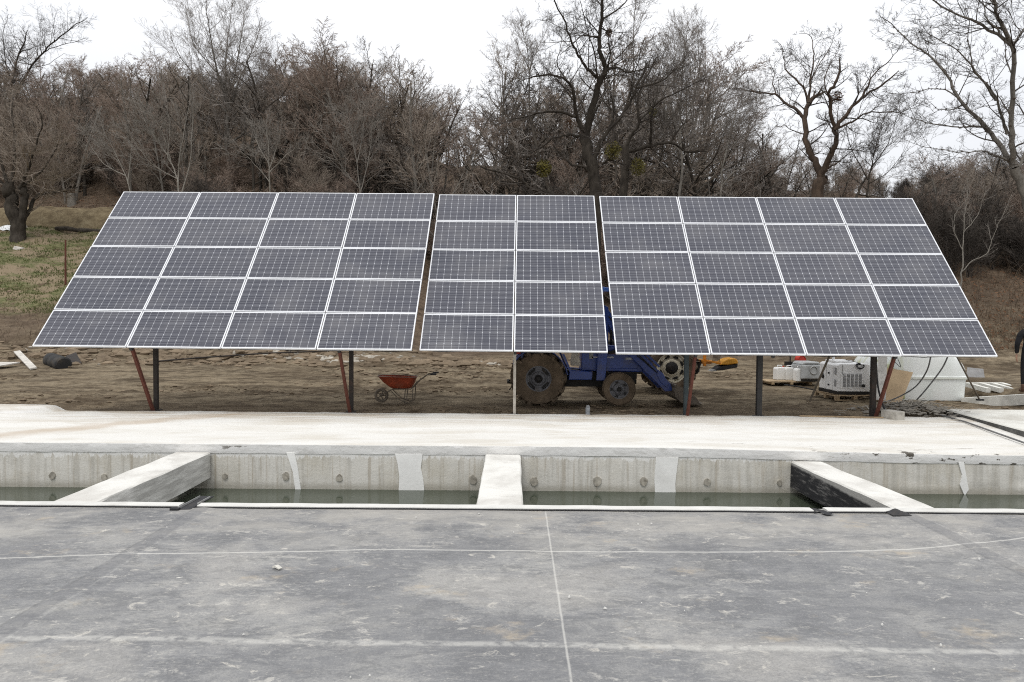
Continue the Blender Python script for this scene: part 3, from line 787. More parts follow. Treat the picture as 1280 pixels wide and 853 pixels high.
m.quadgrid([[(a, -.78, b) for a, b in bp], [(a, .78, b) for a, b in bp]]).quadgrid([[(a, -.78, b) for a, b in inn], [(a, .78, b) for a, b in inn]])
for s_ in (-1, 1): m.prism([(3.36, .52), (3.32, .38), (3.34, .24), (3.5, .10), (3.72, .055), (3.96, .05), (3.86, .22), (3.55, .46)], s_ * .78 - .012, s_ * .78 + .012)
m.box((3.36, 0, .51), (.06, 1.56, .05))
m.build('bucket', simple('muddy_steel', (.15, .125, .10), .8, .4, .2, amt=.6, dirt=(.10, .075, .05), scale=4), tr)

t2 = empty('tractor', (4.56, 20.75, .12), 0, 'second tractor with a cream rimmed rear wheel standing behind the blue one', 'tractor')
for s_ in (-1, 1):
    wheel('rear_wheel', t2, (0, s_ * .6, .70), .70, .36, .42, s_, CREAM, 14, 8, .44)
    wheel('front_wheel', t2, (-1.85, s_ * .55, .42), .42, .24, .24, s_, CREAM, 0)
MB().box((-.9, 0, .68), (2.3, .4, .4)).box((0, 0, .7), (.4, .95, .28)).box((-1.85, 0, .45), (.14, .95, .14)).build('chassis', ENGINE, t2, bevel=.02)
MB().prism([(-.75, .9), (-2.45, .88), (-2.5, 1.3), (-2.35, 1.42), (-.75, 1.5)], -.3, .3).build('hood', ENGINE, t2, bevel=.04)
for s_ in (-1, 1):
    pts = [(.77 * math.cos(math.radians(15 + q * 12)), .7 + .79 * math.sin(math.radians(15 + q * 12))) for q in range(12)]
    m = MB().quadgrid([[(a, s_ * yy_, b) for a, b in pts] for yy_ in (.36, .72)]); o = m.build('fender', ENGINE, t2); o.modifiers.new('thick', 'SOLIDIFY').thickness = .02
MB().box((.05, 0, 1.25), (.45, .48, .1)).box((.26, 0, 1.45), (.1, .46, .36)).build('seat', ENGINE, t2, bevel=.03)
MB().tube([(-.75, 0, 1.4), (-.55, 0, 1.65)], .025, 6).tube([(-.55 + .06 * math.sin(a), .18 * math.cos(a), 1.66 + .16 * math.sin(a)) for a in [math.pi * q / 9 for q in range(19)]], .014, 5).build('steering_wheel', ENGINE, t2)
MB().bar((.3, -.3, .6), (.85, -.32, .72), .05).bar((.3, .3, .6), (.85, .32, .72), .05).build('hitch', ENGINE, t2)

# orange mower hung on the hitch of the second tractor
t = empty('mower', (5.75, 20.35, .12), 0, 'orange and black mower attachment raised behind the second tractor', 'mower')
MB().bar((-.17, 0, .74), (-.17, 0, 1.25), .08).bar((-.30, -.16, .84), (-.02, -.16, .84), .05).bar((-.17, -.2, .90), (.26, -.2, .83), .05, .06).bar((-.17, .2, .90), (.26, .2, .83), .05, .06).bar((-.28, -.22, .90), (-.28, .22, .90), .06).build('frame', ORANGE, t, bevel=.008)
MB().prism([(.20, .79), (.30, .90), (.44, .97), (.62, .99), (.70, .95), (.73, .83), (.62, .82), (.42, .79)], -.26, .26).build('cover', YELLOW, t, bevel=.03)
MB().prism([(.08, .655), (.2, .74), (.43, .785), (.62, .815), (.72, .82), (.71, .72), (.55, .69), (.3, .635), (.14, .625)], -.24, .24).build('skirt', BLACK, t, bevel=.02)
MB().prism([(-.02, .60), (.12, .61), (.14, .65), (.06, .65)], -.22, .22).build('skid', STEEL, t)
ch = MB()
for q in range(7):
    xx_ = .04 + q * .032; ch.tube([(xx_, -.1 + .03 * (q % 3), 1.35), (xx_ + .02, -.12, 1.1), (xx_ - .015, -.1, .84)], .009, 5)
ch.build('chain', DSTEEL, t)
MB().tube([(-.62, -.1, .72), (-.5, -.12, .95), (-.3, -.1, .9), (-.42, -.14, .55), (-.58, -.1, .5)], .04, 6).box((-.45, 0, .72), (.22, .2, .3)).build('gearbox', ENGINE, t)

# ================================================================== WHEELBARROW
WB = (-2.66, 17.45, .07)
TRAY = simple('orange_red_tray', (.30, .055, .024), .5, .4, amt=.4, dirt=(.20, .12, .08), scale=5, amp=.3)
MUDM = simple('muddy_grey_tube', (.16, .135, .105), .8, .3, amt=.6, dirt=(.08, .06, .045), scale=7)
t = empty('wheelbarrow', WB, 0, 'orange red wheelbarrow standing on the mud between two solar posts', 'wheelbarrow'); t.scale = (.93, .93, .93)
def ring(zz, x0, x1, w, n=28):
    out = []
    for q in range(n + 1):
        a = 2 * math.pi * q / n; ca, sa = math.cos(a), math.sin(a)
        e = .55; cx_, hx_ = (x0 + x1) / 2, (x1 - x0) / 2
        out.append((cx_ + hx_ * math.copysign(abs(ca) ** e, ca), w * math.copysign(abs(sa) ** e, sa), zz(cx_ + hx_ * math.copysign(abs(ca) ** e, ca)) if callable(zz) else zz))
    return out
rim_z = lambda X: .70 + .045 * (X + .0) * -.1
rows = [ring(lambda X: .70 - .02 * X, -.70, .33, .33), ring(lambda X: .715 - .02 * X, -.715, .345, .345), ring(lambda X: .70 - .02 * X, -.69, .32, .32), ring(.56, -.55, .27, .28), ring(.42, -.36, .20, .22), ring(.40, -.30, .14, .16)]
m = MB().quadgrid(rows); m.f.append(tuple(range(len(m.v) - 29, len(m.v) - 1)))
o = m.build('tray', TRAY, t); cross_smooth(o, 50)
m = MB().quadgrid([ring(lambda X: .718 - .02 * X, -.722, .352, .352), ring(lambda X: .728 - .02 * X, -.71, .34, .34), ring(lambda X: .716 - .02 * X, -.69, .322, .322)])
m.build('tray_rim', MUDM, t, smooth=True)
for s_ in (-1, 1):
    MB().tube([(-.62, s_ * .06, .20), (-.30, s_ * .15, .385), (.2, s_ * .24, .40), (.36, s_ * .27, .58), (.62, s_ * .29, .78), (.86, s_ * .29, .80)], .016, 8).build('handle', MUDM, t, smooth=True)
    MB().tube([(.72, s_ * .29, .795), (.88, s_ * .29, .805)], .022, 8).build('grip', BLACK, t)
    MB().tube([(.06, s_ * .22, .40), (.02, s_ * .24, .10), (.10, s_ * .24, .02), (.24, s_ * .24, .08), (.26, s_ * .25, .45)], .014, 7).tube([(-.36, s_ * .14, .36), (-.12, s_ * .2, .12), (.08, s_ * .24, .03)], .012, 6).build('leg', MUDM, t, smooth=True)
m = MB(); m.tube([(-.62 + .15 * math.cos(a), 0, .20 + .15 * math.sin(a)) for a in [2 * math.pi * q / 24 for q in range(25)]], .042, 8, False)
wh = m.build('wheel', MUDM, t, smooth=True); m = MB().lathe((-.62, 0, .2), [(-.05, .03), (.05, .03)], 'Y', 10)
for q in range(5):
    a = 2 * math.pi * q / 5; m.bar((-.62, 0, .2), (-.62 + .13 * math.cos(a), 0, .2 + .13 * math.sin(a)), .03, .02, (0, 1, 0))
m.build('rim', MUDM, wh)

# ================================================================== GENERATOR CORNER
WOOD = simple('pallet_wood', (.36, .27, .17), .85, .2, amt=.4, dirt=(.13, .09, .06), scale=6, amp=.3)
def pallet(name, loc, rz, L, Wd, label, cat='pallet'):
    t = empty(name, loc, rz, label, cat)
    for i in range(5): MB().box((0, -Wd / 2 + .05 + (Wd - .1) * i / 4, .133), (L, .1, .022)).build('deck_board', WOOD, t)
    for i in range(3):
        X = -L / 2 + .05 + (L - .1) * i / 2
        MB().box((X, 0, .111), (.1, Wd, .02)).build('stringer_board', WOOD, t)
        for j in range(3): MB().box((X, -Wd / 2 + .07 + (Wd - .14) * j / 2, .062), (.1, .12, .075)).build('block', WOOD, t)
    for j in range(3): MB().box((0, -Wd / 2 + .05 + (Wd - .1) * j / 2, .012), (L, .1, .022)).build('base_board', WOOD, t)
    return t
GX, GY = 9.10, 19.25
pallet('pallet', (GX - .02, GY - .05, .09), .03, 1.05, 1.3, 'wooden pallet under the big white generator')
gen = empty('generator', (GX, GY, .237), 0, 'large white boxy generator set with a louvred end on a pallet', 'generator')
GW, GD, GH = .86, 1.12, .82
MB().box((0, 0, .04), (GW + .02, GD + .02, .075)).build('skid', ENGINE, gen)
body = MB().prism([(-GW / 2, .08), (GW / 2, .08), (GW / 2, GH - .02), (GW / 2 - .06, GH), (-GW / 2 + .06, GH), (-GW / 2, GH - .05)], -GD / 2, GD / 2).build('cabinet', WHITEP, gen, bevel=.02)
GREYV = simple('grey_louvre', (.30, .30, .30), .6, .3, amt=.3, scale=9)
yf = -GD / 2 - .006
MB().box((-.02, yf, .37), (.64, .008, .40)).build('louvre_panel', WHITEP, gen)
for q in range(5):
    lv = MB().box((-.25 + q * .105, yf - .004, .38), (.075, .012, .36)).build('louvre', GREYV, gen)
    sl_ = MB()
    for r_ in range(9): sl_.box((-.25 + q * .105, yf - .012, .225 + r_ * .039), (.07, .012, .008), Matrix.Rotation(.5, 3, 'X'))
    sl_.build('slat', simple('pale_slat', (.5, .5, .5), .6) if q == 0 else bpy.data.materials['pale_slat'], lv)
MB().lathe((.25, yf - .012, .24), [(0, .045), (-.03, .042), (-.032, 0)], 'Y', 16).build('socket', BLACK, gen)
MB().box((-.30, yf, .66), (.012, .008, .26)).build('panel_seam', GREYV, gen)
for (yy_, zz_, r) in ((.32, .58, .03), (-.06, .62, .028), (-.06, .30, .028), (.30, .5, .06)):
    MB().lathe((-GW / 2 - .002, yy_, zz_ - .08), [(0, r), (-.03, r * .9), (-.032, 0)], 'X', 14).build('knob', BLACK, gen)
for yy_ in (-.44, ):
    for zz_ in (.3, .62): MB().box((-GW / 2 - .006, yy_, zz_), (.012, .10, .18)).build('side_vent', GREYV, gen)
for yy_ in (-.30, .12): MB().box((-GW / 2 - .003, yy_, .42), (.006, .008, .62)).build('door_seam', GREYV, gen)
MB().box((-.1, .1, GH + .035), (.5, .6, .07)).build('top_cover', WHITEP, gen, bevel=.025)
MB().lathe((-.28, .05, GH), [(0, .035), (.14, .035), (.16, .03), (.16, 0)], 'Z', 12).build('filler_cap', WHITEP, gen)
MB().lathe((-.28, .05, GH + .16), [(0, .03), (.03, .03), (.03, 0)], 'Z', 12).build('cap_top', REDP, gen)
cb = MB(); pts = []
for q in range(46):
    a = q * .62; pts.append((.14 + (.075 + .03 * math.sin(q * 1.9)) * math.cos(a) * 1.3, yf - .03 - .012 * math.sin(q), GH - .06 + (.065 + .03 * math.cos(q * 1.3)) * math.sin(a)))
cb.tube(pts, .0075, 5)
for yy_ in (0,): cb.tube([(.14, yf - .03, GH), (.12, -GD / 2 + .1, GH + .04), (.0, -.1, GH + .08)], .0075, 5)
tag(cb.build('cable_coil', BLACK), 'tangle of black cable hanging over the top of the white generator', 'cable')
bpy.data.objects['cable_coil'].location = (GX, GY, .237)

g2 = empty('generator', (9.28, 22.15, .3), .1, 'small grey generator behind the big white one', 'generator')
MB().box((0, 0, .30), (.66, .7, .46)).prism([(-.33, .53), (.33, .53), (.24, .62), (-.24, .62)], -.33, .33).build('cabinet', simple('silver_grey', (.34, .35, .35), .5, .5, amt=.25, scale=5), g2, bevel=.05)
MB().box((0, 0, .04), (.6, .62, .08)).build('base', ENGINE, g2)
MB().box((-.335, -.1, .36), (.012, .18, .26)).build('side_vent', GREYV, g2)
MB().tube([(.05 + .12 * math.cos(a), -.36, .36 + .12 * math.sin(a)) for a in [2 * math.pi * q / 18 for q in range(19)]], .012, 5, False).build('recoil_ring', STEEL, g2)
dk = empty('pallet', (8.72, 22.3, .2), .05); pallet_lab = 'low wooden board under the white jerrycans'
tag(dk, pallet_lab, 'pallet')
MB().box((0, 0, .085), (1.5, .8, .03)).build('deck_board', WOOD, dk)
for q in (-.6, 0, .6): MB().box((q, 0, .035), (.09, .8, .07)).build('block', WOOD, dk)

JERRY = simple('milky_white_plastic', (.74, .74, .72), .5, .4, amt=.15, dirt=(.5, .46, .4), scale=4, amp=.05)
def jerrycan(x, y, rz, lab, lidm):
    t = empty('jerrycan', (x, y, .30), rz, lab, 'jerrycan', 'white jerrycans beside the small generator')
    MB().prism([(-.15, 0), (.15, 0), (.16, .02), (.16, .34), (.13, .40), (-.13, .40), (-.16, .34), (-.16, .02)], -.14, .14).build('body', JERRY, t, bevel=.03)
    MB().tube([(-.09, 0, .395), (-.08, 0, .46), (.06, 0, .46), (.08, 0, .395)], .016, 8).build('handle', JERRY, t, smooth=True)
    MB().lathe((.11, 0, .39), [(0, .03), (.05, .03), (.05, 0)], 'Z', 12).build('lid', lidm, t)
    return t
jerrycan(8.58, 22.5, .15, 'white jerrycan standing leftmost on the low board', REDP)
jerrycan(8.86, 22.42, -.05, 'white jerrycan in the middle of the three on the low board', JERRY)
j = jerrycan(9.02, 22.0, .05, 'white jerrycan with a dark recess standing rightmost and nearest on the board', JERRY)
MB().box((0.02, -.146, .19), (.09, .012, .04)).build('recess', ENGINE, j)
t = empty('water_pump', (9.33, 23.0, .3), .2, 'red capped engine pump behind the jerrycans', 'pump')
MB().box((0, 0, .3), (.4, .36, .5)).build('engine', ENGINE, t, bevel=.03)
MB().lathe((.03, -.12, .62), [(-.1, .12), (-.12, .14), (.1, .14), (.12, .10), (.12, 0)], 'Y', 18).build('cap', REDP, t)
MB().tube([(-.25, 0, .0), (-.25, 0, .72), (-.25, .2, .75)], .022, 6).box((-.35, 0, .5), (.16, .1, .12)).build('frame', ENGINE, t)

# white tank
k = Mat('milky_tank', .42, .45); v = k.coord(); x, y, z = k.xyz(v)
a = k.noise(k.sc(v, 1, 1, .5), 1.6, 5, .6)
c = k.mix(k.step(a, .4, .7), (.80, .82, .80), (.72, .755, .725))
algae = k.ma('MULTIPLY', k.step(k.noise(k.sc(v, 2, 2, .6, (3, 1, 1)), 1.5, 4, .6), .46, .62), k.step(x, -.35, -.85))
c = k.mix(k.ma('MULTIPLY', algae, .8), c, (.46, .48, .20))
c = k.mix(k.ma('MULTIPLY', k.step(k.ma('ABSOLUTE', k.ma('SUBTRACT', z, .60)), .03, .005), .4), c, (.42, .44, .30))
k.col(c); k.set('Subsurface Weight', .0); TANK = k.m
TX, TY = 11.05, 19.75
t = empty('water_tank', (TX, TY, .1), -.03, 'big milky white vaulted plastic tank on the ground beside the plywood', 'tank')
R_, LEN = 1.09, 2.2
prof = [(R_ * math.cos(math.pi * q / 24), .62 + R_ * .74 * math.sin(math.pi * q / 24)) for q in range(25)]
m = MB(); ro = []
for (yy_, s_) in ((-LEN / 2, .0), (-LEN / 2 - .02, .6), (-LEN / 2, .90), (-LEN / 2 + .03, .96), (-LEN / 2 + .08, .99), (-LEN / 2 + .2, 1.0), (LEN / 2 - .2, 1), (LEN / 2 - .05, .95), (LEN / 2, .8), (LEN / 2, 0)):
    ro.append([(a * (s_ if s_ else .0), yy_, .62 + (b - .62) * s_) for a, b in prof])
m.quadgrid(ro); o = m.build('dome', TANK, t); cross_smooth(o, 60)
m = MB(); ro = []
def rrect(w, d, z0, n=6, r=.12):
    out = []
    for (cx_, cy_, a0) in ((w - r, d - r, 0), (-w + r, d - r, 90), (-w + r, -d + r, 180), (w - r, -d + r, 270)):
        for q in range(n + 1):
            a = math.radians(a0 + 90 * q / n); out.append((cx_ + r * math.cos(a), cy_ + r * math.sin(a), z0))
    return out + [out[0]]
ro = [rrect(1.05, 1.06, 0), rrect(1.06, 1.07, .05), rrect(1.08, 1.09, .56), rrect(1.12, 1.13, .58), rrect(1.12, 1.13, .64), rrect(1.09, 1.10, .66)]
m.quadgrid(ro); m.f.append(tuple(range(28))); o = m.build('lower_shell', TANK, t); cross_smooth(o, 40)
rb_ = MB()
for X in (-.86, -.62): rb_.box((X, -1.09, .30), (.06, .06, .52), Matrix.Rotation(-.12, 3, 'Y'))
rb_.build('rib', simple('algae_plastic', (.42, .44, .20), .5, .4, amt=.3), t, bevel=.015)
t['label'] = 'big milky white vaulted plastic tank on the ground beside the plywood'
PLY = simple('tan_plywood', (.46, .34, .21), .8, .2, amt=.35, dirt=(.34, .24, .15), scale=3, amp=.15)
def leaning(name, pts, th, mat_, label, cat):
    p = [Vector(q) for q in pts]; n = (p[1] - p[0]).cross(p[3] - p[0]).normalized() * th
    m = MB(); m.v = [tuple(q) for q in p] + [tuple(q + n) for q in p]; k_ = len(p)
    m.f = [tuple(range(k_)), tuple(range(k_, 2 * k_))[::-1]] + [(i, (i + 1) % k_, k_ + (i + 1) % k_, k_ + i) for i in range(k_)]
    return tag(m.build(name, mat_), label, cat)
leaning('plywood_sheet', [at(1103, 503, 18.0), at(1126, 504, 18.0), at(1141, 466, 18.45), at(1107, 460, 18.45)], .02, PLY, 'tan plywood sheet leaning on the left of the white tank', 'plywood')
leaning('plywood_sheet', [at(1094, 500, 17.9), at(1107, 501, 17.9), at(1109, 440, 18.3), at(1098, 440, 18.3)], .015, simple('white_board', (.6, .58, .54), .7, .2), 'narrow white board standing behind the red right hand brace', 'board')
# hoses and rods
def hose(name, pp, r, mat_, lab, cat):
    P_ = [at(*q) for q in pp]; out = []
    for i in range(len(P_) - 1):     # Catmull-Rom smoothing
        a, b, c_, d = P_[max(i - 1, 0)], P_[i], P_[i + 1], P_[min(i + 2, len(P_) - 1)]
        for q in range(6):
            s = q / 6; out.append(.5 * ((2 * b) + (c_ - a) * s + (2 * a - 5 * b + 4 * c_ - d) * s * s + (3 * b - a - 3 * c_ + d) * s ** 3))
    out.append(P_[-1])
    return tag(MB().tube(out, r, 7).build(name, mat_, smooth=True), lab, cat)
hose('hose', [(1163, 436, 15.6), (1163, 448, 15.8), (1158, 465, 16.2), (1146, 482, 16.6), (1130, 493, 16.8), (1112, 501, 16.9), (1100, 503, 16.6)], .016, pz, 'long dark hose curving down from the right array to the mud', 'hose')
hose('hose', [(1094, 440, 15.75), (1097, 480, 15.75), (1101, 498, 15.7), (1106, 512, 15.6), (1112, 518, 15.5)], .020, BLACK, 'black hose running down beside the rightmost post to the concrete block', 'hose')
hose('rod', [(1187, 440, 16.6), (1178, 460, 16.9), (1160, 484, 17.2), (1146, 500, 17.4)], .018, simple('grey_rod', (.18, .18, .18), .6), 'grey flexible pipe slanting in front of the white tank', 'pipe')
t = tag(MB().tube([at(1193, 440, 17.0), at(1224, 499, 17.6)], .020, 7).build('prop_pole', MUDM), 'thin grey brown pole leaning right of the white tank with a dark foot', 'pole')
MB().box(at(1225, 500, 17.6), (.16, .08, .04)).build('foot', BLACK, t)
tag(MB().bar(at(1039, 440, 17.5), at(1012, 502, 17.2), .045, .03, (0, 1, 0)).build('prop_plank', simple('old_grey_wood', (.15, .125, .095), .9, .2, amt=.4)), 'old wooden plank leaning in front of the white generator', 'plank')
tag(MB().tube([at(980, 481, 19.5), at(1000, 484, 19.2), at(1020, 488, 18.7)], .018, 6).build('ground_hose', BLACK), 'short dark hose lying on the mud left of the white generator', 'hose')
hose('wire', [(1113, 446, 15.3), (1120, 454, 15.3), (1126, 459, 15.3), (1122, 448, 15.3)], .006, BLACK, 'thin loop of wire hanging below the right array', 'wire')
CB = simple('concrete_block_grey', (.42, .40, .36), .9, .2, amt=.3, scale=8)
tag(MB().box((8.22, 15.12, .18), (.24, .40, .19), Matrix.Rotation(.35, 3, 'Z')).build('concrete_block', CB, bevel=.012), 'grey concrete block on the slab at the foot of the rightmost post', 'concrete block')
tag(MB().bar((6.3, 15.33, .115), (8.05, 15.18, .115), .03, .025).build('batten', WOOD), 'thin pale batten lying on the slab edge beside the concrete block', 'batten')
t = empty('pipe_stub', (1.70, 15.62, .03), 0, 'short grey plastic pipe stub sticking out of the mud below the front wheel', 'pipe')
MB().lathe((0, 0, 0), [(0, .05), (.20, .05), (.205, .047), (.2, .042), (.0, .042)], 'Z', 16).build('tube', simple('pale_grey_pvc', (.36, .38, .40), .4, .5), t, smooth=False)
MB().lathe((0, 0, .2), [(0, .048), (.03, .04), (.05, .02), (.053, 0)], 'Z', 16).build('cap', bpy.data.materials['pale_grey_pvc'], t, smooth=True)

# kerb stones and sheet at the right
t = empty('edging', (13.6, 18.2, .3), 0, 'pale concrete edging with open recesses beside the white tank', 'edging')
q = MB()
ED = simple('pale_edging', (.66, .65, .60), .9, .2, amt=.3, dirt=(.4, .37, .32), scale=5)
e0, e1 = at(1205, 497, 18.6), at(1290, 494, 17.4)
o = MB().bar(e0 + Vector((0, 0, -.14)), e1 + Vector((0, 0, -.10)), .32, .26).build('base', ED); hang(o, t)
f0, f1 = at(1207, 481, 19.6), at(1252, 481, 19.3)
o = MB().bar(f0, f1, .10, .12).build('rail', ED); hang(o, t)
for s in (.05, .40, .72, .98):
    p = f0.lerp(f1, s); o = MB().bar(p, p + Vector((.05, -.8, -.08)), .12, .12).build('rung', ED); hang(o, t)
leaning('metal_sheet', [at(1206, 480, 21.5), at(1232, 481, 21.4), at(1229, 462, 22.2), at(1209, 460, 22.3)], .02, simple('dull_grey_sheet', (.19, .185, .18), .6, .4, amt=.5), 'dull grey sheet lying on the earth behind the tank and edging', 'sheet')

# ---- person at the right edge
CLOTH = simple('black_work_clothes', (.014, .014, .016), .9, .2, amt=.2, scale=9, bump=.4)
SKIN = simple('skin', (.45, .27, .19), .6, .3, amt=.1)
BOOT = simple('brown_boot', (.10, .055, .035), .7, .3, amt=.4)
def skinned(name, verts, edges, radii, mat_, parent, sub=2, rootv=0):
    me = bpy.data.meshes.new(name); me.from_pydata(verts, edges, []); o = bpy.data.objects.new(name, me); COL.objects.link(o)
    sk = o.modifiers.new('skin', 'SKIN'); me.skin_vertices or None
    bm = bmesh.new(); bm.from_mesh(me); ly = bm.verts.layers.skin.verify()
    for i, v in enumerate(bm.verts):
        r = radii[i]; v[ly].radius = r if isinstance(r, tuple) else (r, r); v[ly].use_root = (i == rootv)
    bm.to_mesh(me); bm.free()
    ss = o.modifiers.new('sub', 'SUBSURF'); ss.levels = sub; ss.render_levels = sub
    me.materials.append(mat_); o.parent = parent; return o
pb = at(1287, 491, 16.9)
pe = empty('person', pb, math.radians(160), 'person in black work clothes and brown boots standing at the right edge', 'person')
V = [(0, 0, .98), (0, 0, 1.15), (0, .01, 1.34), (0, 0, 1.48), (0, 0, 1.56), (0, -.02, 1.66), (0, -.03, 1.76),
     (.20, 0, 1.45), (.29, .03, 1.17), (.27, -.06, .93), (-.20, 0, 1.45), (-.29, .03, 1.17), (-.27, -.06, .93),
     (.10, 0, .92), (.12, -.02, .52), (.13, .03, .10), (-.10, 0, .92), (-.13, -.02, .52), (-.14, .03, .10)]
E_ = [(0, 1), (1, 2), (2, 3), (3, 4), (4, 5), (5, 6), (3, 7), (7, 8), (8, 9), (3, 10), (10, 11), (11, 12), (0, 13), (13, 14), (14, 15), (0, 16), (16, 17), (17, 18)]
Rr = [(.17, .13), (.17, .12), (.19, .13), (.14, .10), (.06, .06), (.09, .10), (.075, .09), .085, .06, .045, .085, .06, .045, .11, .08, .06, .11, .08, .06]
skinned('body', V, E_, Rr, CLOTH, pe)
skinned('head', [(0, -.01, 1.53), (0, -.01, 1.60), (0, -.03, 1.68), (0, -.03, 1.77)], [(0, 1), (1, 2), (2, 3)], [.058, .07, (.088, .105), (.07, .085)], SKIN, pe)
MB().lathe((0, -.02, 1.70), [(0, .105), (.06, .108), (.11, .075), (.125, 0)], 'Z', 16).build('cap', CLOTH, pe, smooth=True)
MB().box((0, -.135, 1.655), (.025, .03, .05)).build('nose', SKIN, pe, bevel=.01)
for s_ in (-1, 1):
    MB().box((s_ * .035, -.125, 1.69), (.025, .012, .012)).build('eye', ENGINE, pe)
    MB().box((s_ * .095, -.02, 1.67), (.02, .04, .06)).build('ear', SKIN, pe, bevel=.008)
    hv = [(s_ * .27, -.065, .93), (s_ * .268, -.08, .87), (s_ * .262, -.10, .82)]; he = [(0, 1), (1, 2)]; hr = [.033, (.022, .042), (.018, .04)]
    for f_, (off, ln) in enumerate(((-.03, .075), (-.01, .085), (.01, .08), (.03, .065))):
        n0 = len(hv); hv += [(s_ * .258, -.10 + off, .80), (s_ * .25, -.105 + off, .80 - ln * .5), (s_ * .238, -.10 + off, .80 - ln)]
        he += [(2, n0), (n0, n0 + 1), (n0 + 1, n0 + 2)]; hr += [.009, .009, .008]
    n0 = len(hv); hv += [(s_ * .25, -.13, .86), (s_ * .24, -.15, .81)]; he += [(1, n0), (n0, n0 + 1)]; hr += [.011, .009]
    skinned('hand', hv, he, hr, SKIN, pe, 1)
    bx_ = s_ * .135
    skinned('boot', [(bx_, .04, .22), (bx_, .04, .06), (bx_, -.06, .05), (bx_ + s_ * .01, -.17, .04)], [(0, 1), (1, 2), (2, 3)], [.07, .06, .055, (.05, .04)], BOOT, pe)

# ================================================================== TREES
def bark(name, lo, hi, scale=5, dist=True):
    k = Mat(name, .95, .1); v = k.coord(); n = k.noise(k.sc(v, 1, 1, .35), scale, 5, .65)
    c = k.ramp(n, [(.3, lo), (.7, hi)])
    k.col(c); k.bump(k.noise(k.sc(v, 1, 1, .3), scale * 3, 4, .7), .6, .03); return k.m
OAKB = bark('dark_oak_bark', (.026, .022, .018), (.075, .064, .052))
GREYB = bark('grey_bark', (.11, .10, .088), (.24, .22, .19))
PALEB = bark('pale_bark', (.17, .155, .13), (.34, .315, .275))
LICHEN = bark('red_brown_bark', (.042, .032, .025), (.115, .082, .060))
TWIG_B = bark('brown_twigs', (.19, .158, .128), (.33, .278, .228), 1.5)
TWIG_R = bark('reddish_twigs', (.19, .146, .118), (.32, .252, .206), 1.5)
TWIG_G = bark('grey_twigs', (.17, .152, .136), (.31, .278, .248), 1.5)
TWIG_D = bark('dark_twigs', (.050, .043, .038), (.105, .092, .080), 2)
TWIG_P = bark('pale_twigs', (.16, .145, .125), (.28, .255, .225), 2)


class Tree:
    """collects branches: level <= 1 in the wood mesh, finer ones in the twig mesh"""
    def __init__(s, seed): s.r = random.Random(seed); s.wood = MB(); s.twig = MB()

    def side(s, d, ang):
        o = d.orthogonal().normalized(); o.rotate(Matrix.Rotation(s.r.uniform(0, 6.283), 3, d).to_quaternion())
        return (d * math.cos(ang) + o * math.sin(ang)).normalized()

    def grow(s, p, d, L, r, lv, sp):
        R = s.r; n = sp['seg'][lv]; pts = [p]; rad = [r]; end = sp['rend'] * r if lv < sp['max'] else max(.35 * r, .0025)
        wn_ = sp['wander'][lv]; tr_ = sp['trop'][lv]; dirs = [d]
        for i in range(n):
            d = Vector((d.x + R.gauss(0, wn_), d.y + R.gauss(0, wn_), d.z + R.gauss(0, wn_) + tr_)).normalized()
            p = p + d * (L / n); pts.append(p); rad.append(r + (end - r) * (i + 1) / n); dirs.append(d)
        s.emit(pts, rad, lv, sp)
        if lv < sp['max']: s.sprout(pts, rad, L, lv, sp, sp['t0'][lv])

    def emit(s, pts, rad, lv, sp):
        big = rad[0] > sp['wood_r']
        (s.wood if big else s.twig).tube(pts, rad, 7 if rad[0] > .12 else 5 if big else 3, False)

    def sprout(s, pts, rad, L, lv, sp, t0, num=None):
        R = s.r; k = num or sp['num'][lv]; k = max(1, int(k * R.uniform(.8, 1.2))); m = len(pts) - 1
        for q in range(k):
            t = t0 + (1 - t0) * (q + R.random()) / k
            f = min(t * m, m - 1e-4); i = int(f); f -= i
            p = pts[i].lerp(pts[i + 1], f); d = (pts[i + 1] - pts[i]).normalized(); rr = rad[i] + (rad[i + 1] - rad[i]) * f
            ang = math.radians(R.gauss(sp['ang'][lv], 10)); c = s.side(d, ang)
            if c.z < -.35: c.z *= .2; c.normalize()
            ln = L * sp['ratio'][lv] * (1.15 - .6 * t) * R.uniform(.65, 1.25)
            s.grow(p, c, ln, max(min(rr * .62, rr * R.uniform(.45, .75)), sp['rmin']), lv + 1, sp)

    def finish(s, name, wood_m, twig_m, label=None, cat='tree', group=None, base=None):
        if base is not None:
            for b in (s.wood, s.twig): b.v = [(a[0] - base.x, a[1] - base.y, a[2] - base.z) for a in b.v]
        root = s.wood.build('trunk', wood_m, smooth=True, fix=False)
        e = empty(name, base if base is not None else (0, 0, 0), 0, label, cat, group); root.parent = e
        c = s.twig.build('crown', twig_m, e, fix=False)
        return e


def spec(mx, num, ratio, ang, seg=(7, 6, 5, 4, 3), wander=(.07, .13, .16, .18, .18), trop=(.02, .05, .06, .05, .04), t0=(.3, .22, .2, .15, .1), rend=.35, rmin=.006, wood_r=.045):
    return dict(max=mx, num=num, ratio=ratio, ang=ang, seg=seg, wander=wander, trop=trop, t0=t0, rend=rend, rmin=rmin, wood_r=wood_r)


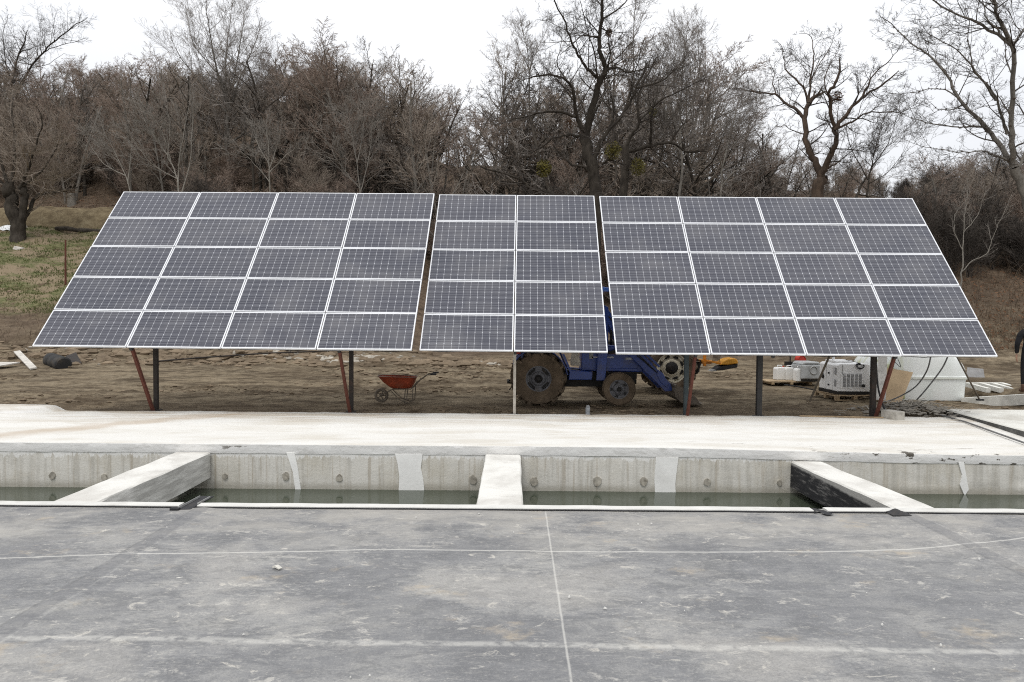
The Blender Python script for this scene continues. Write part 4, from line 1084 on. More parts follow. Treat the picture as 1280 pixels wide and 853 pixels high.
def guided(name, seed, Y, limbs, sp, wood_m, twig_m, label, kids, klen, yj=.5, lift=None, extra=None):
    """limbs: ([(px, py), ...] in photo pixels, r0, r1); every limb leans towards or away from the camera by its own slope"""
    T = Tree(seed); R = T.r; placed = []
    for li, (pp, r0, r1) in enumerate(limbs):
        if li == 0: y0 = 0; slope = 0
        else:
            s0 = at(pp[0][0], pp[0][1], Y); near = min(placed, key=lambda q: (q[0] - pp[0][0]) ** 2 + (q[1] - pp[0][1]) ** 2)
            y0 = near[2]; slope = R.uniform(-1, 1) * yj
        pts = []; run = 0; last = None
        for q in pp:
            if last: run += math.hypot(q[0] - last[0], q[1] - last[1]) * Y / FPX
            last = q; yy_ = y0 + slope * run; placed.append((q[0], q[1], yy_)); pts.append(at(q[0], q[1], Y + yy_))
        # Catmull-Rom
        out = []
        for i in range(len(pts) - 1):
            a, b, c_, d = pts[max(i - 1, 0)], pts[i], pts[i + 1], pts[min(i + 2, len(pts) - 1)]
            for q in range(4):
                t = q / 4; p = .5 * ((2 * b) + (c_ - a) * t + (2 * a - 5 * b + 4 * c_ - d) * t * t + (3 * b - a - 3 * c_ + d) * t ** 3)
                if out: p = p + Vector((R.gauss(0, 1), R.gauss(0, 1), R.gauss(0, 1))) * (r0 * .10 + .012)
                out.append(p)
        out.append(pts[-1])
        if li == 0:
            g_ = out[0]; gz = hill(g_.x, g_.y) - .3
            if gz < g_.z - .2: out = [Vector((g_.x + (g_.x - out[1].x) * .3, g_.y, gz)), Vector((g_.x, g_.y, (gz + g_.z) / 2))] + out
            base = Vector((out[0].x, out[0].y, gz + .3))
        m = len(out) - 1; rad = [.80 * (r0 + (r1 - r0) * (i / m) ** .6) for i in range(m + 1)]
        if li == 0: rad[0] *= 1.35
        T.emit(out, rad, 0, dict(wood_r=.02))
        L = sum((out[i + 1] - out[i]).length for i in range(m))
        nk = kids(li, L) if callable(kids) else int(kids * L)
        if nk:
            for q in range(nk):
                t = (.25 if li == 0 else .12) + (.88 if li else .75) * (q + R.random()) / nk; t = min(t, .999)
                if li == 0 and len(limbs) > 1: t = .45 + .55 * t
                f = t * m; i = min(int(f), m - 1); p = out[i].lerp(out[i + 1], f - i); d = (out[i + 1] - out[i]).normalized()
                c_ = T.side(d, math.radians(R.gauss(sp['ang'][0], 14)))
                if c_.z < -.3: c_.z *= .3; c_.normalize()
                T.grow(p, c_, klen * R.uniform(.5, 1.7) * (1.15 - .4 * t), max(min(rad[i] * .45, .042), .011), 1, sp)
            T.grow(out[-1], (out[-1] - out[-2]).normalized(), klen * .9, r1, 1, sp)
    e = T.finish(name, wood_m, twig_m, label, 'tree', None, base)
    if extra: extra(e, base)
    return e


def clump(e, base, px, py, Y, r, mat_, name, n=260, leaf=.09):
    c_ = at(px, py, Y) - base; m = MB(); R = random.Random(int(px * 7 + py))
    for q in range(n):
        d = Vector((R.gauss(0, 1), R.gauss(0, 1), R.gauss(0, 1))).normalized() * (r * R.random() ** .45)
        d.z *= 1.15; s_ = leaf * R.uniform(.5, 1.2); a = Vector((R.gauss(0, 1), R.gauss(0, 1), R.gauss(0, 1))).normalized(); b = a.orthogonal().normalized()
        p = c_ + d; i = len(m.v); m.v += [tuple(p - a * s_), tuple(p + b * s_ * .4), tuple(p + a * s_), tuple(p - b * s_ * .4)]; m.f.append((i, i + 1, i + 2, i + 3))
    return m.build(name, mat_, e, fix=False)


MISTLE = simple('mistletoe', (.10, .085, .018), .8, .2, amt=.5, dirt=(.045, .045, .012), scale=3, amp=.4)
NEST = simple('nest_twigs', (.10, .055, .03), .9, .1, amt=.5, scale=4)

OAK = spec(4, (0, 6, 5, 4), (.6, .6, .6, .6), (55, 50, 46, 42, 40), wander=(.1, .14, .15, .13, .12), trop=(.02, .035, .04, .04, .03), rmin=.0055)
FINE = spec(4, (0, 6, 5, 4), (.62, .6, .6, .6), (35, 36, 36, 36, 36), wander=(.06, .09, .10, .12, .12), trop=(.05, .07, .06, .05, .03), rmin=.0065)
PALE = spec(4, (0, 5, 4, 3), (.58, .58, .58, .58), (34, 34, 34, 34), wander=(.05, .08, .1, .1, .1), trop=(.03, .05, .05, .04, .03), rmin=.0075)

# big left willow-like pollard
def pollard_extra(e, base): pass
guided('pollard_tree', 3, 45, [([(22, 297), (19, 275), (15, 252), (12, 234)], .62, .46), ([(24, 288), (28, 265), (30, 245), (27, 232)], .34, .25), ([(26, 279), (36, 264), (43, 248), (50, 243), (62, 241)], .20, .10),
       ([(12, 236), (2, 205), (-8, 165)], .2, .06), ([(14, 236), (18, 195), (16, 150)], .2, .06), ([(24, 236), (38, 205), (50, 165)], .18, .05), ([(26, 234), (52, 215), (72, 180)], .13, .04), ([(58, 242), (66, 225), (70, 200)], .06, .03), ([(10, 235), (-15, 215), (-30, 190)], .15, .05)],
       dict(OAK, ang=(50, 45, 42, 40, 40), trop=(.02, .05, .04, .03, .02)), OAKB, TWIG_B, 'thick dark pollarded tree with a side limb at the far left of the grass', lambda li, L: 0 if li < 2 else int(5 * L), 1.9, .4)
guided('tall_tree', 4, 62, [([(8, 250), (8, 200), (10, 150), (16, 100), (26, 62)], .26, .08), ([(10, 150), (30, 100), (50, 70), (70, 50), (88, 36)], .15, .05), ([(9, 180), (-5, 110), (-12, 60)], .14, .04), ([(50, 70), (62, 62), (82, 55)], .07, .03), ([(16, 110), (6, 70), (4, 40)], .08, .03)],
       OAK, OAKB, TWIG_D, 'tall dark tree with a crooked right limb rising above the wood at the far left', 2.2, 2.0)
guided('crowned_tree', 5, 56, [([(286, 262), (287, 220), (284, 180), (285, 130)], .36, .20), ([(285, 134), (272, 90), (263, 45), (258, 12)], .14, .03), ([(285, 134), (302, 95), (318, 55)], .13, .03), ([(286, 150), (312, 125), (336, 92)], .12, .03), ([(284, 142), (252, 105), (226, 72)], .13, .03), ([(285, 132), (282, 80), (288, 25)], .13, .03), ([(288, 128), (296, 80), (304, 30)], .11, .03), ([(270, 90), (245, 60), (236, 36)], .07, .02), ([(286, 180), (305, 165), (308, 140), (330, 128)], .12, .04)],
       dict(FINE, num=(0, 6, 5, 4)), GREYB, TWIG_G, 'tall round crowned grey tree standing highest above the left wood', 3.2, 2.3)
guided('pale_tree', 6, 43, [([(226, 268), (222, 226), (212, 200), (196, 175), (180, 150)], .10, .025), ([(222, 228), (226, 185), (236, 135)], .07, .02), ([(226, 245), (237, 205), (241, 145)], .07, .02), ([(214, 205), (203, 165), (186, 140)], .05, .015), ([(222, 224), (188, 204), (166, 172)], .05, .015), ([(210, 198), (212, 160), (208, 125)], .05, .015)],
       PALE, PALEB, TWIG_P, 'pale grey many stemmed bare tree left of centre in front of the brown wood', 3.2, 1.5)
guided('pale_tree', 16, 43, [([(164, 266), (160, 228), (146, 196), (130, 165)], .07, .02), ([(160, 230), (164, 190), (166, 160)], .05, .015), ([(157, 220), (130, 205), (112, 180)], .045, .015)],
       PALE, PALEB, TWIG_P, 'smaller pale bare tree at the left end of the array, leaning left', 3.2, 1.3)
guided('pale_tree', 7, 43, [([(337, 268), (337, 228), (336, 195), (333, 163)], .08, .02), ([(337, 228), (318, 205), (302, 190)], .045, .015), ([(337, 216), (356, 196), (368, 186)], .045, .015), ([(337, 210), (346, 185), (350, 168)], .04, .015), ([(336, 205), (322, 180), (318, 165)], .04, .015)],
       PALE, PALEB, TWIG_P, 'small pale bare tree with an upright round crown above the left array', 3.4, 1.2)
guided('pale_tree', 8, 46, [([(452, 268), (448, 220), (441, 175), (433, 138)], .09, .02), ([(450, 242), (462, 195), (466, 152)], .06, .015), ([(450, 236), (424, 204), (406, 172)], .06, .015), ([(446, 205), (454, 165), (450, 130)], .05, .015)],
       PALE, GREYB, TWIG_P, 'pale grey bare tree above the right end of the left array', 3.0, 1.5)
def oak_x(e, base):
    clump(e, base, 766, 189, 35.5, .42, MISTLE, 'mistletoe_clump', 420); clump(e, base, 680, 211, 35.5, .40, MISTLE, 'mistletoe_clump', 420); clump(e, base, 761, 41, 36, .2, NEST, 'nest', 200, .07)
    clump(e, base, 712, 155, 36, .22, NEST, 'dead_leaf_clump', 90, .07)
guided('oak_tree', 9, 36, [([(743, 262), (742, 217), (735, 187), (731, 166)], .46, .34), ([(731, 166), (742, 128), (749, 102), (757, 88), (750, 64), (751, 35), (754, 0), (755, -15)], .27, .07), ([(746, 97), (731, 82), (722, 66), (714, 50), (706, 28), (692, -2)], .12, .04),
       ([(757, 88), (772, 85), (782, 90)], .10, .05), ([(743, 200), (749, 182), (756, 170), (772, 152), (787, 129), (796, 106)], .20, .07), ([(796, 110), (825, 102), (843, 88)], .08, .03), ([(729, 165), (720, 143), (717, 117), (708, 100), (681, 94)], .17, .05),
       ([(730, 172), (716, 169), (702, 170), (688, 175)], .13, .05), ([(720, 146), (693, 139), (664, 144), (637, 151)], .12, .04), ([(740, 217), (728, 208), (714, 206)], .11, .06), ([(750, 47), (738, 46), (728, 45)], .07, .04), ([(752, 26), (772, 12), (786, -3)], .07, .03),
       ([(740, 258), (715, 247), (693, 243), (664, 236), (649, 224), (620, 214)], .17, .06), ([(748, 104), (744, 70), (735, 40), (728, 12)], .07, .02), ([(759, 90), (763, 66), (760, 45)], .06, .03), ([(752, 205), (765, 200), (771, 214), (770, 224)], .09, .04), ([(708, 100), (697, 82), (700, 62)], .06, .02), ([(760, 164), (768, 140), (764, 118)], .08, .03)],
       dict(OAK, num=(0, 6, 5, 4)), OAKB, TWIG_D, 'tallest gnarled dark oak behind the middle array, reaching out of the frame top', lambda li, L: 0 if li == 0 else int(2.6 * L), 1.5, .6, extra=oak_x)
def oak2_x(e, base): clump(e, base, 797, 209, 39.6, .46, MISTLE, 'mistletoe_clump', 380); clump(e, base, 816, 141, 40, .26, MISTLE, 'mistletoe_clump', 150)
guided('oak_tree', 10, 40, [([(776, 268), (779, 240), (782, 211), (781, 184)], .36, .28), ([(781, 184), (790, 168), (799, 152), (797, 126), (807, 97)], .18, .05), ([(782, 190), (807, 184), (837, 179), (858, 190)], .18, .06), ([(813, 182), (815, 141), (826, 126), (852, 113)], .12, .04), ([(780, 188), (768, 170), (766, 145)], .13, .04), ([(838, 179), (850, 160), (862, 150)], .08, .03), ([(800, 150), (818, 130), (822, 108)], .09, .03), ([(781, 200), (795, 205), (802, 196)], .1, .05)],
       dict(OAK, num=(0, 6, 5, 4)), OAKB, TWIG_D, 'shorter gnarled oak with mistletoe just right of the tallest oak', lambda li, L: 0 if li == 0 else int(2.6 * L), 1.5, .6, extra=oak2_x)
guided('slender_tree', 12, 50, [([(791, 268), (791, 180), (791, 90), (792, 30), (796, -6)], .13, .02), ([(791, 120), (800, 90), (806, 65)], .03, .012), ([(791, 100), (782, 75), (780, 50)], .03, .012), ([(792, 50), (802, 25), (808, 5)], .025, .01)],
       PALE, GREYB, TWIG_G, 'very tall slender pole-like tree right behind the tallest oak', 2.2, 1.1)
guided('slender_tree', 13, 56, [([(662, 268), (662, 140), (661, 82), (654, 40)], .15, .03), ([(661, 90), (670, 65), (680, 45)], .05, .015), ([(661, 85), (648, 60), (640, 42)], .05, .015), ([(662, 120), (645, 95), (632, 85)], .05, .015), ([(662, 130), (676, 105), (684, 90)], .05, .015)],
       FINE, GREYB, TWIG_G, 'slender grey tree left of the tallest oak above the middle array', 2.2, 1.7)
guided('upright_tree', 14, 43, [([(848, 268), (852, 210), (850, 150), (853, 95), (858, 50)], .15, .03), ([(851, 180), (838, 130), (834, 85)], .07, .02), ([(851, 165), (868, 120), (876, 70)], .07, .02), ([(850, 140), (842, 95), (846, 60)], .05, .015), ([(852, 200), (876, 165), (892, 125)], .07, .02), ([(851, 190), (828, 165), (818, 140)], .05, .02)],
       FINE, GREYB, TWIG_G, 'grey upright tree with fine ascending branches right of the oaks', 3.6, 1.7)
guided('upright_tree', 15, 44, [([(900, 268), (903, 215), (912, 170), (926, 120)], .11, .025), ([(903, 210), (892, 165), (890, 120)], .06, .02), ([(905, 195), (930, 165), (945, 140)], .05, .015), ([(902, 232), (918, 215), (936, 205)], .05, .02)],
       FINE, PALEB, TWIG_G, 'paler upright tree with fine branches between the oaks and the forked tree', 3.6, 1.7)
def fork_x(e, base): clump(e, base, 1046, 123, 34, .3, NEST, 'nest', 300, .08)
guided('forked_tree', 17, 34, [([(1018, 268), (1022, 244), (1027, 222)], .42, .34), ([(1027, 222), (1018, 200), (1009, 183), (1006, 148), (1011, 130)], .24, .13), ([(1006, 150), (996, 138), (981, 130), (971, 119), (955, 117), (938, 114)], .13, .04), ([(1010, 134), (1004, 109), (985, 90), (980, 74)], .10, .03), ([(1011, 130), (1013, 102), (1017, 75), (1015, 49)], .10, .025),
       ([(1026, 222), (1036, 200), (1045, 179), (1043, 158), (1037, 123), (1044, 104)], .24, .07), ([(1044, 162), (1056, 145), (1069, 130), (1084, 118), (1102, 107)], .15, .05), ([(1076, 124), (1084, 108), (1090, 95), (1111, 77)], .09, .025), ([(1048, 160), (1066, 152), (1083, 141), (1105, 140), (1128, 140)], .08, .02), ([(1013, 100), (1022, 85), (1036, 62)], .05, .02), ([(1037, 123), (1030, 105), (1038, 80)], .06, .02), ([(971, 120), (966, 105), (968, 92)], .05, .02), ([(1028, 215), (1040, 208), (1052, 200)], .06, .03)],
       dict(OAK, num=(0, 5, 5, 4), rmin=.0065), LICHEN, TWIG_D, 'short stout forked tree with reddish stems and a nest behind the right array', lambda li, L: 0 if li == 0 else int(2.4 * L), 1.2, .5, extra=fork_x)
guided('snag', 27, 33, [([(1066, 262), (1072, 243), (1076, 232), (1082, 222)], .11, .06), ([(1072, 242), (1084, 246), (1094, 243)], .06, .03)], dict(PALE, max=1), OAKB, TWIG_D, 'broken dark snag standing right of the forked tree behind the right array', 0, .3)
guided('spreading_tree', 18, 48, [([(1083, 268), (1085, 235), (1090, 205), (1098, 170)], .13, .03), ([(1085, 225), (1066, 190), (1058, 165)], .06, .02), ([(1088, 212), (1110, 180), (1120, 150)], .06, .02), ([(1086, 230), (1110, 215), (1130, 190)], .05, .015), ([(1085, 238), (1064, 220), (1050, 205)], .05, .015)],
       FINE, OAKB, TWIG_D, 'loose spreading bare tree between the forked tree and the right edge', 3.0, 1.7)
LEAFB = simple('dead_leaf', (.075, .045, .028), .9, .1, amt=.5, scale=5)
def big_x(e, base):
    m = MB(); R = random.Random(5); tw = bpy.data.objects[e.children[1].name].data if len(e.children) > 1 else None
    vs = [v.co.copy() for v in tw.vertices]
    for q in range(2600):
        p = vs[R.randrange(len(vs))]; s_ = R.uniform(.018, .045); a = Vector((R.gauss(0, 1), R.gauss(0, 1), R.gauss(0, 1))).normalized(); b = a.orthogonal().normalized(); i = len(m.v)
        m.v += [tuple(p), tuple(p + a * s_ + b * s_ * .6), tuple(p + a * s_ * 2), tuple(p + a * s_ - b * s_ * .6)]; m.f.append((i, i + 1, i + 2, i + 3))
    m.build('dead_leaves', LEAFB, e, fix=False)
guided('big_tree', 19, 29, [([(1296, 300), (1282, 246), (1268, 210)], 0.295, 0.216), ([(1268, 210), (1246, 179), (1231, 158), (1199, 123), (1185, 95), (1160, 68), (1146, 60), (1118, 34)], 0.156, 0.024), ([(1267, 206), (1265, 190), (1266, 141), (1268, 63), (1254, 35), (1247, 21), (1243, 0), (1240, -20)], 0.164, 0.056), ([(1267, 58), (1241, 39), (1218, 26), (1196, 18), (1164, -2)], 0.098, 0.032),
       ([(1268, 54), (1276, 42), (1286, 28)], 0.074, 0.032), ([(1231, 160), (1212, 158), (1196, 160), (1165, 154), (1139, 148)], 0.074, 0.016), ([(1258, 200), (1240, 193), (1227, 190), (1196, 190), (1164, 185)], 0.066, 0.016), ([(1259, 168), (1252, 145), (1245, 123), (1228, 100), (1217, 88), (1212, 62), (1210, 42)], 0.090, 0.020), ([(1245, 125), (1222, 92), (1196, 62), (1165, 45)], 0.066, 0.016), ([(1199, 123), (1180, 112), (1160, 112), (1140, 116)], 0.049, 0.012), ([(1243, 5), (1232, -5), (1225, -20)], 0.041, 0.016), ([(1268, 100), (1258, 75), (1256, 55)], 0.049, 0.016), ([(1270, 215), (1282, 190), (1284, 150)], 0.115, 0.040), ([(1205, 130), (1188, 138), (1170, 135)], 0.041, 0.012), ([(1250, 40), (1232, 20), (1228, 0)], 0.049, 0.016)],
       dict(OAK, num=(0, 5, 5, 4), ang=(52, 46, 44, 42, 40), rmin=.0055, wander=(.08, .14, .18, .2, .2)), GREYB, TWIG_D, 'large grey tree leaning in at the right edge with a few dead leaves', lambda li, L: 0 if li == 0 else int(2.3 * L), 1.35, .5, extra=big_x)
guided('sapling', 20, 33, [([(1201, 356), (1203, 325), (1204, 295), (1207, 262), (1210, 235)], .06, .015), ([(1202, 340), (1216, 326), (1233, 318), (1240, 300), (1248, 280), (1256, 264)], .035, .012), ([(1203, 312), (1194, 292), (1193, 272), (1198, 262)], .03, .01), ([(1205, 290), (1222, 270), (1228, 250)], .025, .01)],
       dict(PALE, max=2), PALEB, TWIG_P, 'pale thin sapling with a bent stem on the bank right of the array', 2.6, .8)

# ---- the wood on the hillside: prototypes, then copies
GROUP = 'bare trees of the wood on the hillside'
PB = {}
def proto(name, seed, H, sp, wood_m, twig_m, r0, stems=1, L0=None):
    T = Tree(seed); R = T.r
    for q in range(stems):
        a = R.uniform(0, 6.28); tilt = 0 if stems == 1 else R.uniform(.12, .42)
        d = Vector((math.cos(a) * tilt, math.sin(a) * tilt, 1)).normalized()
        T.grow(Vector((0, 0, -.3)), d, H * (R.uniform(.7, 1) if stems > 1 else 1), r0 * (R.uniform(.6, 1) if stems > 1 else 1), 0, sp)
    return T.finish(name, wood_m, twig_m, None, None, None, Vector((0, 0, 0)))
WOOD_S = spec(4, (14, 8, 6, 5), (.42, .48, .50, .52), (44, 42, 40, 38, 36), wander=(.05, .09, .10, .09, .08), trop=(.02, .045, .035, .02, .01), t0=(.22, .15, .1, .1, .1), rmin=.012, wood_r=.035)
WOOD_W = dict(WOOD_S, ang=(52, 46, 42, 40, 36), num=(12, 8, 6, 5), wander=(.08, .14, .14, .12, .10))
SHRUB = spec(3, (10, 8, 7), (.5, .55, .55), (34, 36, 38, 38), wander=(.08, .12, .14, .14), trop=(.03, .04, .04, .03), t0=(.15, .1, .1), rmin=.008, wood_r=.03)
protos = [proto('woodland_tree', 101, 12, WOOD_S, GREYB, TWIG_B, .15), proto('woodland_tree', 102, 12, WOOD_W, OAKB, TWIG_B, .16), proto('woodland_tree', 103, 12, WOOD_S, GREYB, TWIG_R, .15),
          proto('woodland_tree', 104, 12, WOOD_W, OAKB, TWIG_G, .16), proto('woodland_tree', 105, 12, WOOD_S, GREYB, TWIG_R, .14), proto('woodland_tree', 106, 12, dict(WOOD_S, num=(16, 8, 6, 5)), GREYB, TWIG_D, .14)]
shrubs = [proto('thicket_shrub', 201, 4, SHRUB, GREYB, TWIG_B, .035, 7), proto('thicket_shrub', 202, 4, SHRUB, GREYB, TWIG_R, .035, 8), proto('thicket_shrub', 203, 4, SHRUB, OAKB, TWIG_D, .035, 7)]
SHG = 'bare shrubs along the foot of the wood'
first = set()
def put(p, X, Y, H, h0, lab, cat, grp, wide=1.0):
    z = hill(X, Y) - .1; sc_ = H / h0; rz = rng.uniform(0, 6.28)
    if p in first:
        e = p.copy(); COL.objects.link(e)
        for ch in list(p.children):
            c_ = ch.copy(); COL.objects.link(c_); c_.parent = e
    else: e = p; first.add(p)
    e.location = (X, Y, z); e.rotation_euler = (rng.gauss(0, .04), rng.gauss(0, .04), rz); e.scale = (sc_ * wide, sc_ * wide, sc_)
    tag(e, lab, cat, grp); return e
SKYLINE = [(-60, 90), (0, 88), (60, 92), (140, 92), (200, 84), (240, 92), (300, 92), (350, 86), (400, 84), (440, 80), (480, 88), (520, 108), (548, 140), (565, 142), (585, 112), (620, 100), (680, 98), (740, 95), (800, 92), (840, 85), (880, 95), (920, 140), (960, 170), (1010, 190), (1060, 200), (1100, 222), (1140, 222), (1170, 205), (1220, 196), (1280, 186), (1340, 180)]
WL = 'bare leafless tree among the many in the brown wood on the hillside'
def hor(px): return HORIZON + (px - 640) * math.tan(ROLL)
def scatter(n, u0, u1, Y0, Y1, ps, lo, hi, near=1.0):
    k_ = 0; tries = 0
    while k_ < n and tries < n * 30:
        tries += 1
        u = rng.uniform(u0, u1); Y = Y0 + (Y1 - Y0) * rng.random() ** near; X = u * Y; px = 640 + u * FPX
        top = EYE + (hor(px) - interp(SKYLINE, px)) / FPX * Y
        room = top - hill(X, Y)
        if room < lo: continue
        H = min(rng.uniform(lo, hi), room * rng.uniform(.82, 1.06)); H = max(H, lo * .9)
        put(ps[rng.randrange(len(ps))], X, Y, H, 12.0, WL, 'tree', GROUP, rng.uniform(.95, 1.3)); k_ += 1
scatter(96, -.78, -.10, 52.5, 64, protos[:5], 7.0, 13.5, 1.0)
scatter(58, -.78, -.09, 64, 92, protos[:5], 4.5, 11, .9)
scatter(20, -.30, -.12, 50, 66, protos[:5], 7, 13, .8)
scatter(50, -.10, .31, 45, 58, protos, 7, 14, 1.0)
scatter(34, -.10, .30, 58, 84, protos, 4, 12, .8)
scatter(14, .29, .42, 48, 60, protos, 5, 9, .8)
scatter(26, .32, .58, 52, 76, protos, 2.6, 7, .8)
scatter(32, .52, .80, 38, 58, protos, 2.8, 6.5, .8)
def shrub(n, u0, u1, Y0, Y1, lo, hi, ps):
    for q in range(n):
        u = rng.uniform(u0, u1); Y = rng.uniform(Y0, Y1); px = 640 + u * FPX
        room = EYE + (hor(px) - interp(SKYLINE, px)) / FPX * Y - hill(u * Y, Y)
        put(ps[rng.randrange(len(ps))], u * Y, Y, min(rng.uniform(lo, hi), max(room, 1.5)), 4.0, 'bare brown thicket shrub along the foot of the wood', 'shrub', SHG, rng.uniform(.9, 1.4))
shrub(26, -.78, -.50, 54, 60, 1.8, 3.6, shrubs)
shrub(46, -.52, -.05, 45, 58, 2.5, 4.8, shrubs)
shrub(44, -.06, .40, 42, 54, 2.5, 4.6, shrubs)
shrub(12, .36, .56, 38, 48, 2.0, 3.6, shrubs)
shrub(26, .30, .60, 58, 76, 2.0, 3.6, shrubs)
shrub(30, -.60, -.12, 74, 92, 2.5, 4.5, shrubs)
shrub(50, .56, .80, 34, 50, 2.0, 4.2, shrubs)

# ================================================================== GROUND CLUTTER
def clods(name, n, fx, fy, s0, s1, mat_, label, cat, flat=.6, zf=None, group=None):
    m = MB(); R = random.Random(len(name) * 31 + n)
    for q in range(n):
        X, Y = fx(R), 0; X, Y = X if isinstance(X, tuple) else (X, fy(R)); s_ = s0 + (s1 - s0) * R.random() ** 2.5
        z = (zf(X, Y) if zf else ground(X, Y)) + s_ * .1; b = len(m.v)
        ra = R.uniform(0, 6.28); k_ = 6
        for (h, rr) in ((-.5, .8), (.1, 1.0), (.5, .5)):
            for j in range(k_):
                a = ra + 6.283 * j / k_; w = R.uniform(.65, 1.25)
                m.v.append((X + s_ * rr * w * math.cos(a) * 1.3, Y + s_ * rr * w * math.sin(a), z + s_ * h * flat * R.uniform(.8, 1.3)))
        for i in range(2):
            for j in range(k_):
                a = b + i * k_ + j; c_ = b + i * k_ + (j + 1) % k_; m.f.append((a, c_, c_ + k_, a + k_))
        m.f.append(tuple(b + 2 * k_ + j for j in range(k_)))
    return tag(m.build(name, mat_, fix=False), label, cat, group, 'stuff')
CLOD = simple('earth_clod', (.20, .155, .108), .95, .1, amt=.5, dirt=(.055, .04, .028), scale=.9, amp=.4)
STONE = simple('pale_rubble', (.36, .33, .28), .9, .2, amt=.6, dirt=(.16, .13, .10), scale=1.2, amp=.3)
def band_spot(R):
    while True:
        X, Y = R.uniform(-17, 15), 15.7 + 12 * R.random()
        if fbm(X * .13, Y * .42, 21, 3) > R.uniform(.0, .4): return X, Y
clods('mud_clods', 2600, band_spot, None, .012, .085, CLOD, 'loose clods of churned brown mud under and behind the arrays', 'mud')
clods('earth_heap', 1300, lambda R: R.uniform(-24, 4), lambda R: R.gauss(27.6, 1.0), .04, .26, CLOD, 'ridge of dumped earth along the back of the mud', 'earth', .95)
clods('stone_rubble', 240, lambda R: (R.gauss(-6.7, 1.1), R.gauss(27.6, .35)) if R.random() < .62 else (R.gauss(-.6, .7), R.gauss(27.4, .3)) if R.random() < .4 else (R.uniform(-22, 0), R.gauss(28, 1)), None, .05, .17, STONE, 'pale broken stones along the back of the mud', 'rubble', .95)
clods('slope_stones', 260, lambda R: (R.gauss(-24.5, 2.2), R.gauss(51.5, .8)), None, .06, .2, STONE, 'band of pale stones at the foot of the wood on the left', 'stones')
DEB = simple('grey_debris', (.24, .22, .19), .9, .2, amt=.5, dirt=(.08, .065, .05), scale=3, amp=.4)
pile = lambda X, Y: .07 + .22 * math.exp(-((X - 9.35) / .75) ** 2 - ((Y - 16.4) / .6) ** 2)
clods('rubble_heap', 620, lambda R: (R.gauss(9.35, .62), R.gauss(16.4, .42)), None, .02, .085, DEB, 'heap of grey rubble and bark between the slab and the white tank', 'rubble', .5, pile)
m = MB(); R = random.Random(77)
for q in range(150):
    X, Y = R.gauss(9.35, .6), R.gauss(16.35, .4); a = R.uniform(0, 6.28); L = R.uniform(.08, .35); z = pile(X, Y) + R.uniform(.02, .09)
    m.bar((X, Y, z), (X + L * math.cos(a), Y + L * math.sin(a) * .6, z + R.uniform(-.03, .05)), R.uniform(.012, .03), .008)
tag(m.build('splinters', simple('pale_splinter', (.38, .35, .30), .9, .2, amt=.4)), 'grey splinters of wood strewn over the rubble heap', 'splinters', kind='stuff')
# straw and grass
GRASS = Mat('grass_blades', .9, .1); gv = GRASS.pos()
GRASS.col(GRASS.ramp(GRASS.noise(gv, .8, 5, .7), [(.34, (.055, .078, .022)), (.50, (.10, .11, .04)), (.64, (.20, .17, .09))]))
m = MB(); R = random.Random(5)
while len(m.f) < 15000:
    u = R.uniform(-.78, -.40); Y = R.uniform(32.5, 48); X = u * Y
    if fbm(X * .35, Y * .6, 3, 3) < R.uniform(-.35, .25): continue
    z = ground(X, Y); h = R.uniform(.04, .15); a = R.uniform(0, 3.14); w = R.uniform(.015, .03); b = len(m.v); l = R.uniform(-.06, .06)
    m.v += [(X - w * math.cos(a), Y - w * math.sin(a), z - .02), (X + w * math.cos(a), Y + w * math.sin(a), z - .02), (X + l, Y + l, z + h)]; m.f.append((b, b + 1, b + 2))
tag(m.build('grass', GRASS.m, fix=False), 'short patchy spring grass on the slope at the left', 'grass', kind='stuff')
STALK = bark('dead_stalks', (.07, .05, .035), (.19, .145, .10), 2)
m = MB(); R = random.Random(9)
def stalks(n, u0, u1, Y0, Y1, lo, hi):
    for q in range(n):
        u = R.uniform(u0, u1); Y = R.uniform(Y0, Y1); X = u * Y; z = ground(X, Y); h = R.uniform(lo, hi); dx, dy = R.gauss(0, .5) * h, R.gauss(0, .5) * h
        m.tube([(X, Y, z - .03), (X + dx * .4, Y + dy * .4, z + h * .6), (X + dx, Y + dy, z + h)], [.008, .006, .003], 3, False)
stalks(3600, .53, .80, 27.5, 46, .15, .8); stalks(1800, -.78, -.36, 50, 58, .15, .8); stalks(500, -.78, -.42, 29, 33, .1, .35)
tag(m.build('dead_undergrowth', STALK, fix=False), 'dry stalks and brambles on the banks below the wood', 'undergrowth', kind='stuff')
m = MB(); R = random.Random(19)
for (u0, u1, Y0, Y1, n) in ((.53, .80, 28, 44, 5200), (-.78, -.33, 49, 57, 3200)):
    for q in range(n):
        u = R.uniform(u0, u1); Y = R.uniform(Y0, Y1); X = u * Y; z = ground(X, Y) + .02; s_ = R.uniform(.03, .09); a = Vector((R.gauss(0, 1), R.gauss(0, 1), R.gauss(0, .5))).normalized(); b = a.orthogonal().normalized(); i = len(m.v); p = Vector((X, Y, z))
        m.v += [tuple(p - a * s_), tuple(p + b * s_ * .6), tuple(p + a * s_), tuple(p - b * s_ * .6)]; m.f.append((i, i + 1, i + 2, i + 3))
LL = simple('fallen_leaf', (.15, .085, .05), .9, .1, amt=.5, dirt=(.06, .04, .028), scale=.7, amp=.4)
tag(m.build('leaf_litter', LL, fix=False), 'brown fallen leaves covering the banks under the trees', 'leaf litter', kind='stuff')

